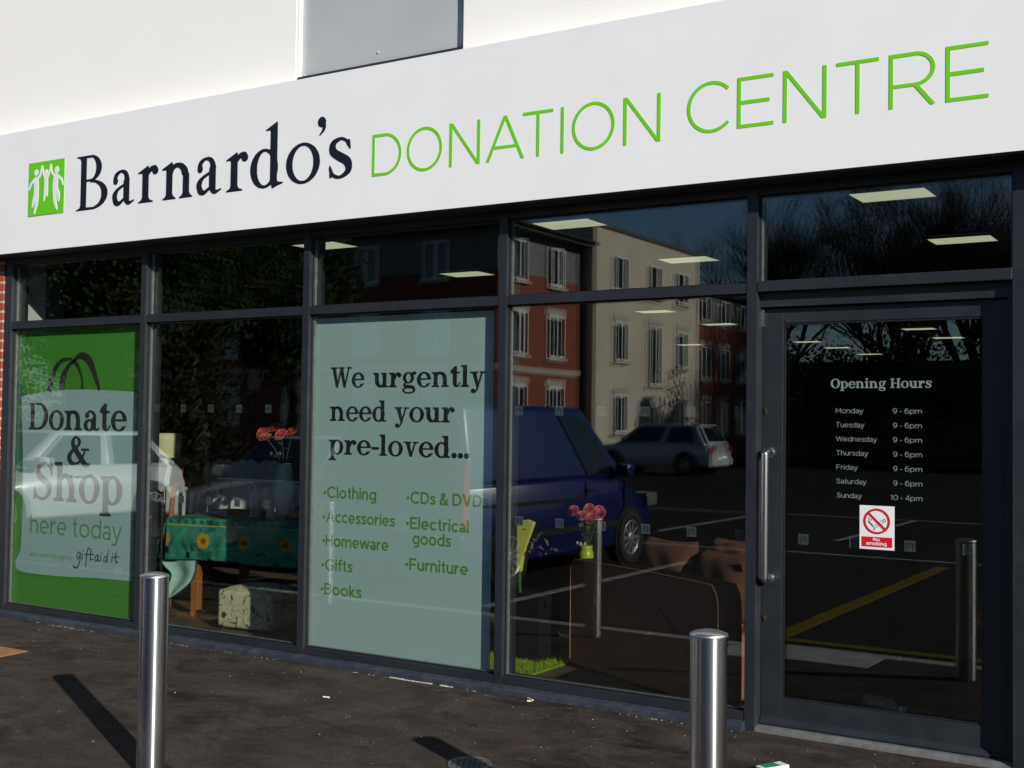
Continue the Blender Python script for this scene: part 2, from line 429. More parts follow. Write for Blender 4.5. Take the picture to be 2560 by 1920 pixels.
# ---------------------------------------------------------------- lettering (own drawn outlines)
import numpy as np
RES=170  # samples per cap height
X0,X1,Y0,Y1=-.25,1.75,-.55,1.3
xs=np.arange(X0,X1,1/RES); ys=np.arange(Y0,Y1,1/RES)
GX,GY=np.meshgrid(xs,ys)
class G:
    def __init__(s): s.m=np.zeros(GX.shape,bool)
    def _ap(s,a,sub): 
        if sub: s.m&=~a
        else: s.m|=a
        return s
    def rect(s,x0,y0,x1,y1,sub=False): return s._ap((GX>=x0)&(GX<=x1)&(GY>=y0)&(GY<=y1),sub)
    def poly(s,pts,sub=False):
        a=np.zeros(GX.shape,bool); n=len(pts)
        for i in range(n):
            (xa,ya),(xb,yb)=pts[i],pts[(i+1)%n]
            if ya==yb: continue
            c=((GY>=min(ya,yb))&(GY<max(ya,yb)))&(GX<xa+(GY-ya)*(xb-xa)/(yb-ya)); a^=c
        return s._ap(a,sub)
    def ell(s,cx,cy,rx,ry,sub=False,clip=None,rot=0):
        dx,dy=GX-cx,GY-cy
        if rot: 
            c,q=math.cos(rot),math.sin(rot); dx,dy=dx*c+dy*q,-dx*q+dy*c
        a=(dx/rx)**2+(dy/ry)**2<=1
        if clip is not None: a&=clip
        return s._ap(a,sub)
    def ring(s,cx,cy,rx,ry,wx,wy,clip=None,icx=None,icy=None):
        a=((GX-cx)/rx)**2+((GY-cy)/ry)**2<=1
        icx=cx if icx is None else icx; icy=cy if icy is None else icy
        a&=~(((GX-icx)/(rx-wx))**2+((GY-icy)/(ry-wy))**2<=1)
        if clip is not None: a&=clip
        return s._ap(a,False)
    def st(s,pts,w,smooth=True,sub=False,cap='r'):
        # variable width stroke with round caps; pts list, w scalar or list
        P=np.array(pts,float); n=len(P)
        W=np.full(n,w,float) if np.isscalar(w) else np.array(w,float)
        if smooth and n>2:
            Q=[];R=[]
            for i in range(n-1):
                p0=P[max(i-1,0)];p1=P[i];p2=P[i+1];p3=P[min(i+2,n-1)]
                for t in np.linspace(0,1,14,endpoint=False):
                    Q.append(.5*((2*p1)+(-p0+p2)*t+(2*p0-5*p1+4*p2-p3)*t*t+(-p0+3*p1-3*p2+p3)*t**3)); R.append(W[i]+(W[i+1]-W[i])*t)
            Q.append(P[-1]);R.append(W[-1]); P=np.array(Q);W=np.array(R)
        a=np.zeros(GX.shape,bool)
        for i in range(len(P)-1):
            d=P[i+1]-P[i]; L2=d@d
            if L2<1e-12: continue
            t=((GX-P[i,0])*d[0]+(GY-P[i,1])*d[1])/L2
            tc=np.clip(t,0,1)
            dd=np.hypot(GX-P[i,0]-tc*d[0],GY-P[i,1]-tc*d[1])
            ok=dd<=(W[i]+(W[i+1]-W[i])*tc)/2
            if cap=='b':
                if i==0: ok&=t>=0
                if i==len(P)-2: ok&=t<=1
            a|=ok
        return s._ap(a,sub)
    def line(s,x0,y0,x1,y1,w): return s.st([(x0,y0),(x1,y1)],w,False,cap='b')
def above(y): return GY>=y
def below(y): return GY<=y
def rightof(x): return GX>=x
def leftof(x): return GX<=x
def sector(cx,cy,a0,a1):
    a=np.degrees(np.arctan2(GY-cy,GX-cx))
    a=(a-a0)%360
    return a<=((a1-a0)%360 or 360)
def contours(mask):
    f=mask.astype(float)
    # small blur for sub-cell smoothness
    for _ in range(2):
        f=(np.roll(f,1,0)+2*f+np.roll(f,-1,0))/4; f=(np.roll(f,1,1)+2*f+np.roll(f,-1,1))/4
    lv=.5; H,Wd=f.shape; segs={}
    b=f>lv
    code=b[:-1,:-1]*1+b[:-1,1:]*2+b[1:,1:]*4+b[1:,:-1]*8
    ii,jj=np.nonzero((code!=0)&(code!=15))
    def pt(e,i,j):
        if e==0: a,c=f[i,j],f[i,j+1]; return (xs[j]+(lv-a)/(c-a)/RES,ys[i])
        if e==1: a,c=f[i,j+1],f[i+1,j+1]; return (xs[j+1],ys[i]+(lv-a)/(c-a)/RES)
        if e==2: a,c=f[i+1,j],f[i+1,j+1]; return (xs[j]+(lv-a)/(c-a)/RES,ys[i+1])
        a,c=f[i,j],f[i+1,j]; return (xs[j],ys[i]+(lv-a)/(c-a)/RES)
    def key(e,i,j): return {0:('h',i,j),1:('v',i,j+1),2:('h',i+1,j),3:('v',i,j)}[e]
    T={1:[(3,0)],2:[(0,1)],3:[(3,1)],4:[(1,2)],5:[(3,2),(1,0)],6:[(0,2)],7:[(3,2)],8:[(2,3)],9:[(2,0)],10:[(0,3),(2,1)],11:[(2,1)],12:[(1,3)],13:[(1,0)],14:[(0,3)]}
    nxt={};pos={}
    for i,j in zip(ii,jj):
        for a,c in T[int(code[i,j])]:
            ka,kc=key(a,i,j),key(c,i,j); nxt[ka]=kc; pos[ka]=pt(a,i,j); pos[kc]=pt(c,i,j)
    out=[];seen=set()
    for k in list(nxt):
        if k in seen: continue
        loop=[];q=k
        while q not in seen and q in nxt: seen.add(q); loop.append(pos[q]); q=nxt[q]
        if len(loop)>8: out.append(simp(np.array(loop)))
    return [o for o in out if len(o)>=3]
def simp(P,eps=.0032):
    n=len(P); a=0; b=int(np.argmax(((P-P[0])**2).sum(1)))
    def dp(i,j):
        idx=[k%n for k in range(i,j+1)]; Q=P[idx]
        if len(Q)<3: return [Q[0]]
        d=Q[-1]-Q[0]; L=np.hypot(*d)
        dist=np.abs(d[0]*(Q[:,1]-Q[0,1])-d[1]*(Q[:,0]-Q[0,0]))/L if L>1e-9 else np.hypot(*(Q-Q[0]).T)
        k=int(np.argmax(dist))
        if dist[k]<eps: return [Q[0]]
        return dp(i,i+k)+dp(i+k,j)
    return np.array(dp(0,b)+dp(b,n))
FONT={}
def put(font,ch,g,adv,): FONT.setdefault(font,{})[ch]=(adv,contours(g.m))
# ---------- geometric sans -------------
def sans(font,w,only,xh=.73):
    h=w/2
    def add(ch,fn):
        if ch in only:
            g=G(); adv=fn(g); put(font,ch,g,adv)
    def bowl(g,cx,r=.355,cy=None,clip=None):
        cy=xh/2 if cy is None else cy
        g.ring(cx,cy,r,xh/2+.01,w,w,clip)
    def O(g): g.ring(.5,.5,.5,.515,w,w); return 1.0
    add('O',O)
    def D(g): 
        g.rect(0,0,w,1); g.rect(0,0,.36,w); g.rect(0,1-w,.36,1); g.ring(.36,.5,.48,.5,w,w,rightof(.36)); return .84
    add('D',D)
    def N(g): g.rect(0,0,w,1); g.rect(.78-w,0,.78,1); g.poly([(0,1),(w*1.2,1),(.78,0),(.78-w*1.2,0)]); return .78
    add('N',N)
    def A(g): g.poly([(0,0),(w*1.08,0),(.46,.93-w*.3),(.92-w*1.08,0),(.92,0),(.46+w*.55,1),(.46-w*.55,1)]); g.rect(.2,.27,.72,.27+w*.95); return .92
    add('A',A)
    def T(g): g.rect(0,1-w,.74,1); g.rect(.37-h,0,.37+h,1); return .74
    add('T',T)
    def I(g): g.rect(0,0,w,1); return w
    add('I',I)
    def C(g): g.ring(.5,.5,.5,.515,w,w,~sector(.5,.5,-43,43)); return .9
    add('C',C)
    def E(g): g.rect(0,0,w,1); g.rect(0,0,.68,w); g.rect(0,1-w,.68,1); g.rect(0,.5-h,.61,.5+h); return .68
    add('E',E)
    def F(g): g.rect(0,0,w,1); g.rect(0,1-w,.66,1); g.rect(0,.47-h,.59,.47+h); return .66
    add('F',F)
    def R(g):
        g.rect(0,0,w,1); g.rect(0,1-w,.44,1); g.rect(0,.37,.46,.37+w); g.ring(.44,.685,.33,.315,w,w,rightof(.44)); g.line(.45,.39,.74,0,w*1.05); g.rect(-.2,-.3,1.5,0,True); return .8
    add('R',R)
    def H(g): g.rect(0,0,w,1); g.rect(.76-w,0,.76,1); g.rect(0,.5-h,.76,.5+h); return .76
    add('H',H)
    def M(g): g.rect(0,0,w,1); g.rect(.9-w,0,.9,1); g.poly([(0,1),(w*1.1,1),(.45+w*.1,.33+w*.2),(.45,.25)]); g.poly([(.9,1),(.9-w*1.1,1),(.45-w*.1,.33+w*.2),(.45,.25)]);  return .9
    add('M',M)
    def W(g):
        for a,b in ((0,.32),(.62,.32),(.62,.94),(1.24,.94)): g.line(a,1,b,0,w)
        g.rect(-.2,-.3,1.6,0,True); g.rect(-.2,1,1.6,1.25,True); return 1.24
    add('W',W)
    def V(g): g.line(h,1,.43,0,w*1.05); g.line(.86-h,1,.43,0,w*1.05); g.rect(-.2,-.3,1.6,0,True); g.rect(-.2,1,1.6,1.25,True); return .86
    add('V',V)
    def B(g): g.rect(0,0,w,1); g.rect(0,0,.42,w); g.rect(0,1-w,.4,1); g.rect(0,.52-h,.42,.52+h); g.ring(.4,.76-h/2,.28,.24+h/2,w,w,rightof(.4)); g.ring(.42,.26+h/2,.31,.26+h/2,w,w,rightof(.42)); return .73
    add('B',B)
    def Gg(g): g.ring(.5,.5,.5,.515,w,w,~sector(.5,.5,-30,40)); g.rect(.54,.5-w,.95,.5); g.line(.95-h,.5,.93-h,.16,w); return .97
    add('G',Gg)
    def S(g): g.st([(.62,.84),(.5,.93),(.35,.955-h*.5),(.16,.87),(.12,.73),(.22,.58),(.4,.51),(.58,.42),(.65,.27),(.58,.11),(.4,.045+h*.3),(.22,.07+h*.3),(.06,.2)],w,cap='b'); return .72
    add('S',S)
    # lower case
    def o(g): bowl(g,.37,.37); return .74
    add('o',o)
    def stemr(g,x,top,bot=0): g.rect(x-w,bot,x,top)
    def d(g): bowl(g,.36,.36); stemr(g,.72,1.03); return .72
    add('d',d)
    def b(g): bowl(g,.36,.36); g.rect(0,0,w,1.03); return .72
    add('b',b)
    def q(g): bowl(g,.36,.36); stemr(g,.72,xh,-.25); return .72
    def p_(g): bowl(g,.36,.36); g.rect(0,-.27,w,xh); return .72
    add('p',p_)
    def g_(g): bowl(g,.35,.35); g.rect(.7-w,-.02,.7,xh); g.ring(.36,-.02,.34,.27,w,w,below(-.02)&~((GX<.3)&(GY>-.16))); return .7
    add('g',g_)
    def e(g):
        bowl(g,.35,.35,clip=~((GX>.35)&(GY<xh*.46)&(GY>xh*.2)&(GX-.35>(xh*.46-GY)*0)) if False else ~sector(.35,xh*.47,-48,0)); g.rect(w*.6,xh*.47-w*.42,.7-w*.3,xh*.47+w*.42); return .7
    add('e',e)
    def c(g): bowl(g,.35,.35,clip=~sector(.35,xh/2,-46,46)); return .62
    add('c',c)
    def a(g):
        g.rect(.56-w,0,.56,xh*.62); g.ring(.3,xh*.6,.26,xh*.41,w,w,above(xh*.6)&~((GX<.25)&(GY<xh*.8))); g.st([(.17,xh*.86),(.07,xh*.82)],w,False,cap='b'); g.ring(.27,xh*.275,.27,xh*.3,w,w*.9,leftof(.56)); return .56
    add('a',a)
    def n(g): g.rect(0,0,w,xh); g.ring(.31,xh*.56,.31,xh*.45+.01,w,w,above(xh*.56)); g.rect(.62-w,0,.62,xh*.57); return .62
    add('n',n)
    def h_(g): n(g); g.rect(0,0,w,1.03); return .62
    add('h',h_)
    def m(g):
        g.rect(0,0,w,xh)
        for k in (0,1):
            x=k*(.5-w*.0); g.ring(x+.27,xh*.6,.27,xh*.41+.01,w,w,above(xh*.6)); g.rect(x+.54-w,0,x+.54,xh*.61)
        return 1.04
    add('m',m)
    def u(g): g.rect(0,xh*.43,w,xh); g.ring(.31,xh*.44,.31,xh*.45+.01,w,w,below(xh*.44)); g.rect(.62-w,0,.62,xh); return .62
    add('u',u)
    def r(g): g.rect(0,0,w,xh); g.ring(.36,xh*.42,.36,xh*.58,w,w,above(xh*.42)&leftof(.36)); g.rect(.33,xh-w,.4,xh); return .4
    add('r',r)
    def s_(g): k=xh; g.st([(.46,k*.84),(.3,k*1.0-h),(.14,k*.93-h*.6),(.07+h*.4,k*.72),(.2,k*.55),(.36,k*.46),(.46-h*.2,k*.27),(.38,k*.06+h*.6),(.24,h-.01),(.05,k*.13)],w,cap='b'); return .5
    add('s',s_)
    def t(g): g.rect(.12,.14,.12+w,.95); g.rect(0,xh-w*.95,.36,xh); g.ring(.12+.2,.18,.2,.19,w,w,below(.18)&leftof(.36)); return .38
    add('t',t)
    def f(g): g.rect(.1,0,.1+w,.8); g.rect(0,xh-w*.95,.38,xh); g.ring(.1+.24,.79,.24,.25,w,w,above(.79)&leftof(.4)); return .38
    add('f',f)
    def i(g): g.rect(0,0,w,xh); g.ell(h,.93,w*.62,w*.62); return w
    add('i',i)
    def l(g): g.rect(0,0,w,1.03); return w
    add('l',l)
    def k(g): g.rect(0,0,w,1.03); g.line(w*.6,.22,.5,xh+.02,w); g.line(.2,.36,.55,-.02,w*1.05); g.rect(-.2,-.3,1,0,True); g.rect(w,xh,1,1.2,True); return .58
    add('k',k)
    def y(g): g.line(.02,xh+.05,.32,0,w); g.line(.63,xh+.05,.3,-.1,w); g.rect(-.2,xh,1.2,1.2,True); g.st([(.33,.0),(.24,-.2),(.12,-.24),(.02,-.2)],w,cap='b'); return .64
    add('y',y)
    def w_(g):
        for A,Bx in ((.02,.24),(.47,.24),(.47,.7),(.92,.7)): g.line(A,xh+.03,Bx,0,w)
        g.rect(-.2,-.3,1.6,0,True); g.rect(-.2,xh,1.6,1.25,True); return .94
    add('w',w_)
    def amp(g): g.st([(.78,0),(.5,.28),(.25,.62),(.2,.8),(.33,.95-h*.3),(.47,.85),(.42,.67),(.2,.48),(.08,.27),(.15,.08),(.33,h),(.52,.1),(.64,.28),(.7,.45)],w,cap='b'); g.rect(-.2,-.3,1,0,True); return .8
    add('&',amp)
    def nine(g): g.ring(.33,.66,.33,.35,w,w); g.st([(.66-h,.66),(.64-h,.42),(.5,.13),(.3,h),(.12,.08)],w,cap='b'); return .68
    add('9',nine)
    def six(g): g.ring(.35,.33,.34,.35,w,w); g.st([(h,.34),(.02+h,.58),(.17,.87),(.37,1-h),(.56,.92)],w,cap='b'); return .7
    add('6',six)
    def zero(g): g.ring(.37,.5,.37,.515,w,w); return .74
    add('0',zero)
    def one(g): g.rect(.16,0,.16+w,1); g.line(.17+w*.6,1-h,0,.84,w); return .16+w+.04
    add('1',one)
    def four(g): g.rect(.46,0,.46+w,1); g.rect(0,.22,.66,.22+w); g.line(.48+h*.6,1,.03,.22+h,w); g.rect(-.2,1,1,1.3,True); return .68
    add('4',four)
    def hy(g): g.rect(0,.36-h,.34,.36+h); return .34
    add('-',hy)
    def bu(g): g.ell(.14,.44,.14,.14); return .28
    add('•',bu)
    def ap(g): g.line(.0+h,1,.0+h,.74,w); return w
    add("'",ap)
# ---------- slab (bold Clarendon style) ----------
def slab(font='slab',S=.212,t=.085,xh=.72):
    # S stem, t slab thickness
    e=.11  # slab overhang
    def add(ch,fn): g=G(); put(font,ch,g,fn(g))
    def foot(g,x,y=0,l=e,r=e,up=True):
        g.rect(x-l,y if up else y-t,x+S+r,y+t if up else y)
        # brackets
        b=.05
        if up:
            if l>.05: g.poly([(x,y+t),(x,y+t+b),(x-b,y+t)])
            if r>.05: g.poly([(x+S,y+t),(x+S,y+t+b),(x+S+b,y+t)])
    def stem(g,x,y0,y1): g.rect(x,y0,x+S,y1)
    def head(g,x,y): g.rect(x-e,y-t,x+S,y); g.poly([(x,y-t),(x,y-t-.05),(x-.05,y-t)])
    def D(g): stem(g,.1,0,1); g.rect(0,0,.55,t); g.rect(0,1-t,.55,1); g.ring(.52,.5,.53,.5,S*1.08,t,rightof(.5)); return 1.06
    add('D',D)
    def o(g,cx=.4): g.ring(cx,xh/2,.4,xh/2+.02,S*.98,t*.95); return .8
    add('o',o)
    def arch(g,x):  # arch from stem at x to right stem
        g.ring(x+.33,xh*.56,.355,xh*.46,S,t*1.5,above(xh*.56)&rightof(x+.04),icx=x+.33-.02); stem(g,x+.33+.355-S,0,xh*.57); foot(g,x+.33+.355-S,0,.085,e)
    def n(g): stem(g,.1,0,xh); head(g,.1,xh); foot(g,.1,0,e,.085); arch(g,.1+.02); return .96
    add('n',n)
    def h(g): stem(g,.1,0,1.03); head(g,.1,1.03); foot(g,.1,0,e,.085); arch(g,.12); return .96
    add('h',h)
    def m(g): pass
    def u(g):
        stem(g,.09,xh*.42,xh); head(g,.09,xh); g.ring(.41,xh*.44,.32,xh*.46,S,t*1.5,below(xh*.44),icx=.43); x=.51+.02; stem(g,x,0,xh); head(g,x,xh); g.rect(x,0,x+S+e,t); return .87
    add('u',u)
    def d(g): g.ring(.37,xh/2,.37,xh/2+.02,S*.98,t); x=.5; stem(g,x,0,1.03); head(g,x,1.03); g.rect(x,0,x+S+e,t); return .84
    add('d',d)
    def p(g): stem(g,.1,-.3,xh); head(g,.1,xh); foot(g,.1,-.3); g.ring(.46,xh/2,.37,xh/2+.02,S*.98,t,rightof(.15)); return .86
    add('p',p)
    def r(g): stem(g,.1,0,xh); head(g,.1,xh); foot(g,.1,0); g.ring(.5,xh*.5,.25,xh*.52,.12,t*1.4,above(xh*.55)&leftof(.56)); g.ell(.56,xh-.13,.115,.115); return .68
    add('r',r)
    def t_(g): stem(g,.13,.15,.98); g.poly([(.13,.98),(.13+S,.98),(.13+S,.98)]);  g.rect(0,xh-t,.5,xh); g.ring(.13+.2,.2,.2,.215,S,t,below(.2)&leftof(.36)); g.st([(.32,.03),(.42,.06),(.5,.2)],[t,t*.9,t*.8]); g.poly([(.13,xh),(.13,.98),(0,xh)]); g.poly([(.13-.01,.99),(.13+.1,.99),(.0,.78),(-.05,.8)],True); return .53
    add('t',t_)
    def e_(g): g.ring(.39,xh/2,.39,xh/2+.02,S*.98,t,clip=~((GX>.39)&(GY<xh*.5)&(GY>xh*.26))); g.rect(.15,xh*.5-.01,.68,xh*.5+t*.85); g.st([(.62,.1),(.73,.22)],[t,t*.6]); g.rect(.6,xh*.3,1.0,xh*.49,True); return .78
    add('e',e_)
    def a(g):
        x=.42; stem(g,x,.06,xh*.66); g.ring(.34,xh*.62,.305,xh*.4,S*.8,t*1.0,above(xh*.62)&rightof(.2)); g.ell(.17,xh*.77,.11,.105); g.st([(.17,xh*.86),(.3,xh*.97)],t); g.rect(x,xh*.55,x+S,xh*.68)
        g.ring(.29,.2,.29,.225,S*.95,t,leftof(.5)); g.st([(x+S*.6,.08),(x+S+.06,.03),(x+S+.13,.1)],[.12,t,t*.8]); return .78
    add('a',a)
    def g_(g):
        g.ring(.36,.46,.31,.28,S*.85,t*.95); g.st([(.2,.22),(.12,.12),(.2,.05)],[t,t*1.2,.14]); g.st([(.2,.06),(.4,.03),(.6,.0),(.7,-.1)],[.15,.17,.17,.12]); g.ring(.38,-.14,.36,.17,.12,t*.9,below(.0)); g.st([(.55,.66),(.65,.73)],[t,t]); g.ell(.7,.68,.095,.09); return .8
    add('g',g_)
    def l(g): stem(g,.1,0,1.03); head(g,.1,1.03); foot(g,.1,0); return .44
    add('l',l)
    def i(g): stem(g,.1,0,xh); head(g,.1,xh); foot(g,.1,0); g.ell(.1+S/2,.93,.12,.12); return .44
    add('i',i)
    def vee(g,x0,x1,top,lw=None,dx=.0):
        # heavy left, thin right
        xm=(x0+x1)/2; g.poly([(x0,top),(x0+S*1.05,top),(xm+.09,.0),(xm-.06,0)]); g.poly([(x1-t*1.1,top),(x1,top),(xm+.06,0),(xm-.04,0)])
    def v(g): vee(g,.09,.68,xh); g.rect(0,xh-t,.42,xh); g.rect(.5,xh-t,.8,xh); return .78
    add('v',v)
    def y(g): vee(g,.09,.68,xh); g.rect(0,xh-t,.42,xh); g.rect(.5,xh-t,.8,xh); g.st([(.42,.06),(.33,-.15),(.2,-.26)],[t*1.2,t*1.1,t]); g.ell(.15,-.18,.11,.105); return .78
    add('y',y)
    def W(g):
        vee(g,.09,.72,1); vee(g,.55,1.18,1); g.rect(0,1-t,.43,1); g.rect(.5,1-t,.86,1); g.rect(1.0,1-t,1.3,1); return 1.28
    add('W',W)
    def sS(g,k,wd,ht):
        sx=wd
        g.st([(sx*.86,ht*.8),(sx*.7,ht*.93),(sx*.5,ht*.965),(sx*.26,ht*.87),(sx*.26,ht*.68),(sx*.5,ht*.54),(sx*.74,ht*.42),(sx*.78,ht*.22),(sx*.6,ht*.07),(sx*.42,ht*.035),(sx*.2,ht*.1),(sx*.1,ht*.25)],[t*.9,t*.95,t,S*.7,S*.85,S*1.0,S*.9,S*.75,t*1.1,t,t,t*.9])
        g.rect(sx*.83,ht*.66,sx*.83+t*.95,ht*.99); g.rect(sx*.04,0.01,sx*.04+t*.95,ht*.34)
        return sx*.98
    add('S',lambda g: sS(g,0,.86,1)); add('s',lambda g: sS(g,0,.66,xh))
    def amp(g):
        g.st([(1.0,.0),(.85,.06),(.6,.33),(.36,.62),(.3,.8),(.4,.95),(.52,.93),(.6,.8),(.52,.64),(.28,.48),(.15,.28),(.22,.1),(.42,.045),(.62,.12),(.78,.33),(.86,.53)],[.12,.2,.22,.2,.16,t,t,.15,.1,.13,.2,.18,t,t,t,t])
        g.rect(.68,.5,1.05,.5+t); g.rect(.82,0,1.1,t); return 1.08
    add('&',amp)
    def O(g): g.ring(.52,.5,.52,.52,S*1.1,t); return 1.04
    add('O',O)
    def H(g):
        for x in (.1,.72): stem(g,x,0,1); foot(g,x,0); g.rect(x-e,1-t,x+S+e,1)
        g.rect(.1,.5-t/2,.9,.5+t/2); return 1.05
    add('H',H)
    add('.',lambda g:(g.ell(.14,.12,.135,.135),.28)[1]); add('-',lambda g:(g.rect(0,.28,.4,.42),.4)[1])
# ---------- old style serif for the fascia ----------
def serif(font='serif',S=.15,t=.052,xh=.64):
    def add(ch,fn): g=G(); put(font,ch,g,fn(g))
    def foot(g,x,y=0,l=.09,r=.09,w=S):
        g.poly([(x-l,y),(x+w+r,y),(x+w+r,y+.022),(x+w+.03,y+.05),(x+w,y+.1),(x,y+.1),(x-.03,y+.05),(x-l,y+.022)])
    def flag(g,x,y,w=S): g.poly([(x+w,y),(x+w-.02,y+.012),(x-.115,y-.1),(x-.105,y-.125),(x-.02,y-.115),(x,y-.14),(x+w,y-.1)])
    def stem(g,x,y0,y1): g.rect(x,y0,x+S,y1)
    def B(g):
        s=.15; g.rect(.12,.0,.12+s,.985); g.poly([(.0,0),(.42,0),(.42,.04),(.27,.04),(.27,.1),(.12,.1),(.09,.045),(0,.022)]); g.poly([(0,1),(.42,1),(.42,.955),(.27,.955),(.27,.9),(.12,.9),(.09,.955),(0,.978)])
        g.ring(.39,.76,.29,.24,.15,.042,rightof(.36)); g.ring(.42,.27,.43,.27,.165,.045,rightof(.38)); g.rect(.2,.52,.44,.56); g.rect(.2,0,.44,.045); return .86
    add('B',B)
    def a(g):
        x=.3; g.rect(x,.08,x+S,.46); g.st([(.08,.46),(.1,.55),(.22,.618),(.34,.58),(.385,.46),(.37,.36)],[.09,.09,.05,.09,.13,.13]); g.ell(.09,.455,.062,.07)
        g.st([(x+.04,.38),(.16,.3),(.075,.2),(.1,.08),(.19,.045),(x+.03,.13)],[.05,.06,.12,.12,.075,.04]); g.st([(x+S*.55,.09),(x+S*.9,.035),(x+S+.12,.075)],[.13,.07,.025]); return .585
    add('a',a)
    def r(g): stem(g,.12,.03,.57); flag(g,.12,xh); foot(g,.12,0,.1,.12); g.st([(.24,.47),(.32,.58),(.42,.585)],[.03,.09,.12]); g.ell(.43,.545,.075,.07); return .5
    add('r',r)
    def n(g): stem(g,.12,.03,.57); flag(g,.12,xh); foot(g,.12); g.ring(.4,.4,.265,.225,S,.085,above(.4)&rightof(.2),icx=.385); stem(g,.53,.03,.42); foot(g,.53); return .76
    add('n',n)
    def d(g): g.ring(.31,.315,.31,.325,.135,.05,icx=.325); stem(g,.45,.06,.97); flag(g,.45,1.045); g.poly([(.45,.12),(.585,.12),(.62,.075),(.74,.06),(.735,.04),(.58,.0),(.5,-.03),(.48,-.02),(.48,.03),(.45,.06)]); return .74
    add('d',d)
    def o(g): g.ring(.355,.315,.355,.33,.135,.05); return .71
    add('o',o)
    def ap(g): g.ell(.085,.93,.085,.085); g.st([(.13,.93),(.13,.82),(.04,.72)],[.07,.06,.02]); return .18
    add('’',ap)
    def s_(g): g.st([(.37,.5),(.33,.58),(.23,.62),(.1,.56),(.1,.43),(.22,.34),(.35,.25),(.37,.11),(.23,.02),(.1,.06),(.05,.16)],[.04,.05,.05,.1,.13,.14,.14,.1,.05,.06,.05]); g.poly([(.355,.6),(.39,.6),(.41,.44),(.375,.44)]); g.poly([(.03,.22),(.06,.22),(.07,.02),(.035,.02)]); return .47
    add('s',s_)
# script
def script(font='script',w=.075):
    def add(ch,fn): g=G(); put(font,ch,g,fn(g))
    def mk(*strokes,adv,dots=()):
        def fn(g):
            for pts,ww in strokes: g.st(pts,ww)
            for x,y in dots: g.ell(x,y,.05,.06)
            return adv
        return fn
    W=[.06,.09,.09,.07,.06]
    add('g',mk(([(.5,.62),(.34,.68),(.18,.52),(.14,.3),(.24,.2),(.38,.32),(.5,.6)],.075),([(.52,.62),(.5,.3),(.42,-.1),(.2,-.4),(-.08,-.42),(-.18,-.34)],[.08,.09,.09,.1,.12,.14]),adv=.62))
    add('i',mk(([(.12,.58),(.1,.35),(.06,.2)],.08),adv=.3,dots=((.16,.8),)))
    add('f',mk(([(.62,.98),(.45,1.0),(.32,.8),(.26,.4),(.22,0),(.16,-.28)],[.06,.08,.09,.09,.08,.06]),([(.0,.55),(.5,.6)],.06),adv=.5))
    add('t',mk(([(.22,.95),(.18,.6),(.16,.35),(.24,.22),(.4,.3)],.085),([(-.12,.58),(.52,.64)],.07),adv=.52))
    add('a',mk(([(.46,.56),(.32,.6),(.16,.44),(.14,.24),(.26,.18),(.4,.36),(.48,.56)],.075),([(.48,.58),(.44,.34),(.46,.2),(.56,.22)],.08),adv=.62))
    add('d',mk(([(.44,.54),(.3,.58),(.15,.42),(.13,.24),(.25,.17),(.4,.36),(.5,.6),(.58,1.0)],.075),([(.55,.85),(.47,.4),(.48,.2),(.56,.2)],.08),adv=.66))
# fascia emblem (three figures) in a 0..1 square; and cigarette pictogram
def marks():
    g=G()
    def fig(cx,top,hw,arms,body,legs):
        g.ell(cx,top,hw,hw*1.12)
        for a,w in arms+body+legs: g.st(a,w)
    # left figure
    fig(.215,.815,.055,[([(.2,.7),(.08,.62),(.02,.52)],[.07,.05,.035]),([(.24,.7),(.33,.76),(.375,.92)],[.06,.045,.03])],[([(.22,.68),(.23,.55),(.23,.42)],[.12,.13,.13])],[([(.21,.42),(.16,.3),(.125,.2)],[.09,.07,.04]),([(.25,.42),(.24,.25),(.19,.07)],[.09,.08,.04])])
    fig(.5,.8,.045,[([(.47,.7),(.42,.78),(.385,.92)],[.05,.04,.03]),([(.53,.7),(.58,.78),(.62,.92)],[.05,.04,.03])],[([(.5,.7),(.505,.6),(.5,.5)],[.09,.1,.1])],[([(.48,.5),(.47,.4),(.455,.28)],[.06,.05,.03]),([(.53,.5),(.53,.42),(.535,.36)],[.06,.05,.03])])
    fig(.795,.81,.06,[([(.76,.7),(.66,.78),(.63,.92)],[.06,.045,.03]),([(.81,.7),(.93,.63),(.97,.53)],[.07,.05,.035])],[([(.78,.68),(.76,.55),(.77,.42)],[.12,.14,.14])],[([(.75,.42),(.76,.25),(.82,.1)],[.1,.08,.04]),([(.82,.42),(.86,.34),(.855,.25)],[.1,.07,.045])])
    put('mark','E',g,1)
    g=G()  # cigarette outline + smoke, square 0..1
    def outline(pts,w): g.st(pts+[pts[0]],w,False)
    outline([(.4,.22),(.86,.55),(.8,.63),(.34,.30)],.018)
    g.line(.79,.5,.73,.58,.018)
    g.st([(.36,.2),(.4,.16)],.03,False)
    g.st([(.3,.3),(.33,.36),(.26,.42),(.19,.5),(.28,.56),(.26,.6)],.02); g.st([(.26,.33),(.28,.38),(.2,.43),(.13,.52),(.2,.58),(.14,.66)],.02)
    put('mark','C',g,1)
    g=G(); g.ring(.5,.5,.5,.5,.085,.085); g.line(.17,.83,.83,.17,.085); put('mark','R',g,1)

sans('capL',.068,'DONATICERE')
sans('light',.1,'MondayTuesWeThrFiSt9-6pm104h')
sans('med',.165,"•ClothingAccessoriesHomewareGiftsBooksCDs&DVDsElectricalgoodsFurnitureNosmoking")
sans('lite',.115,"heretoday")
sans('thin',.12,"anddon'tforgetto")
slab(); serif(); script(); marks()

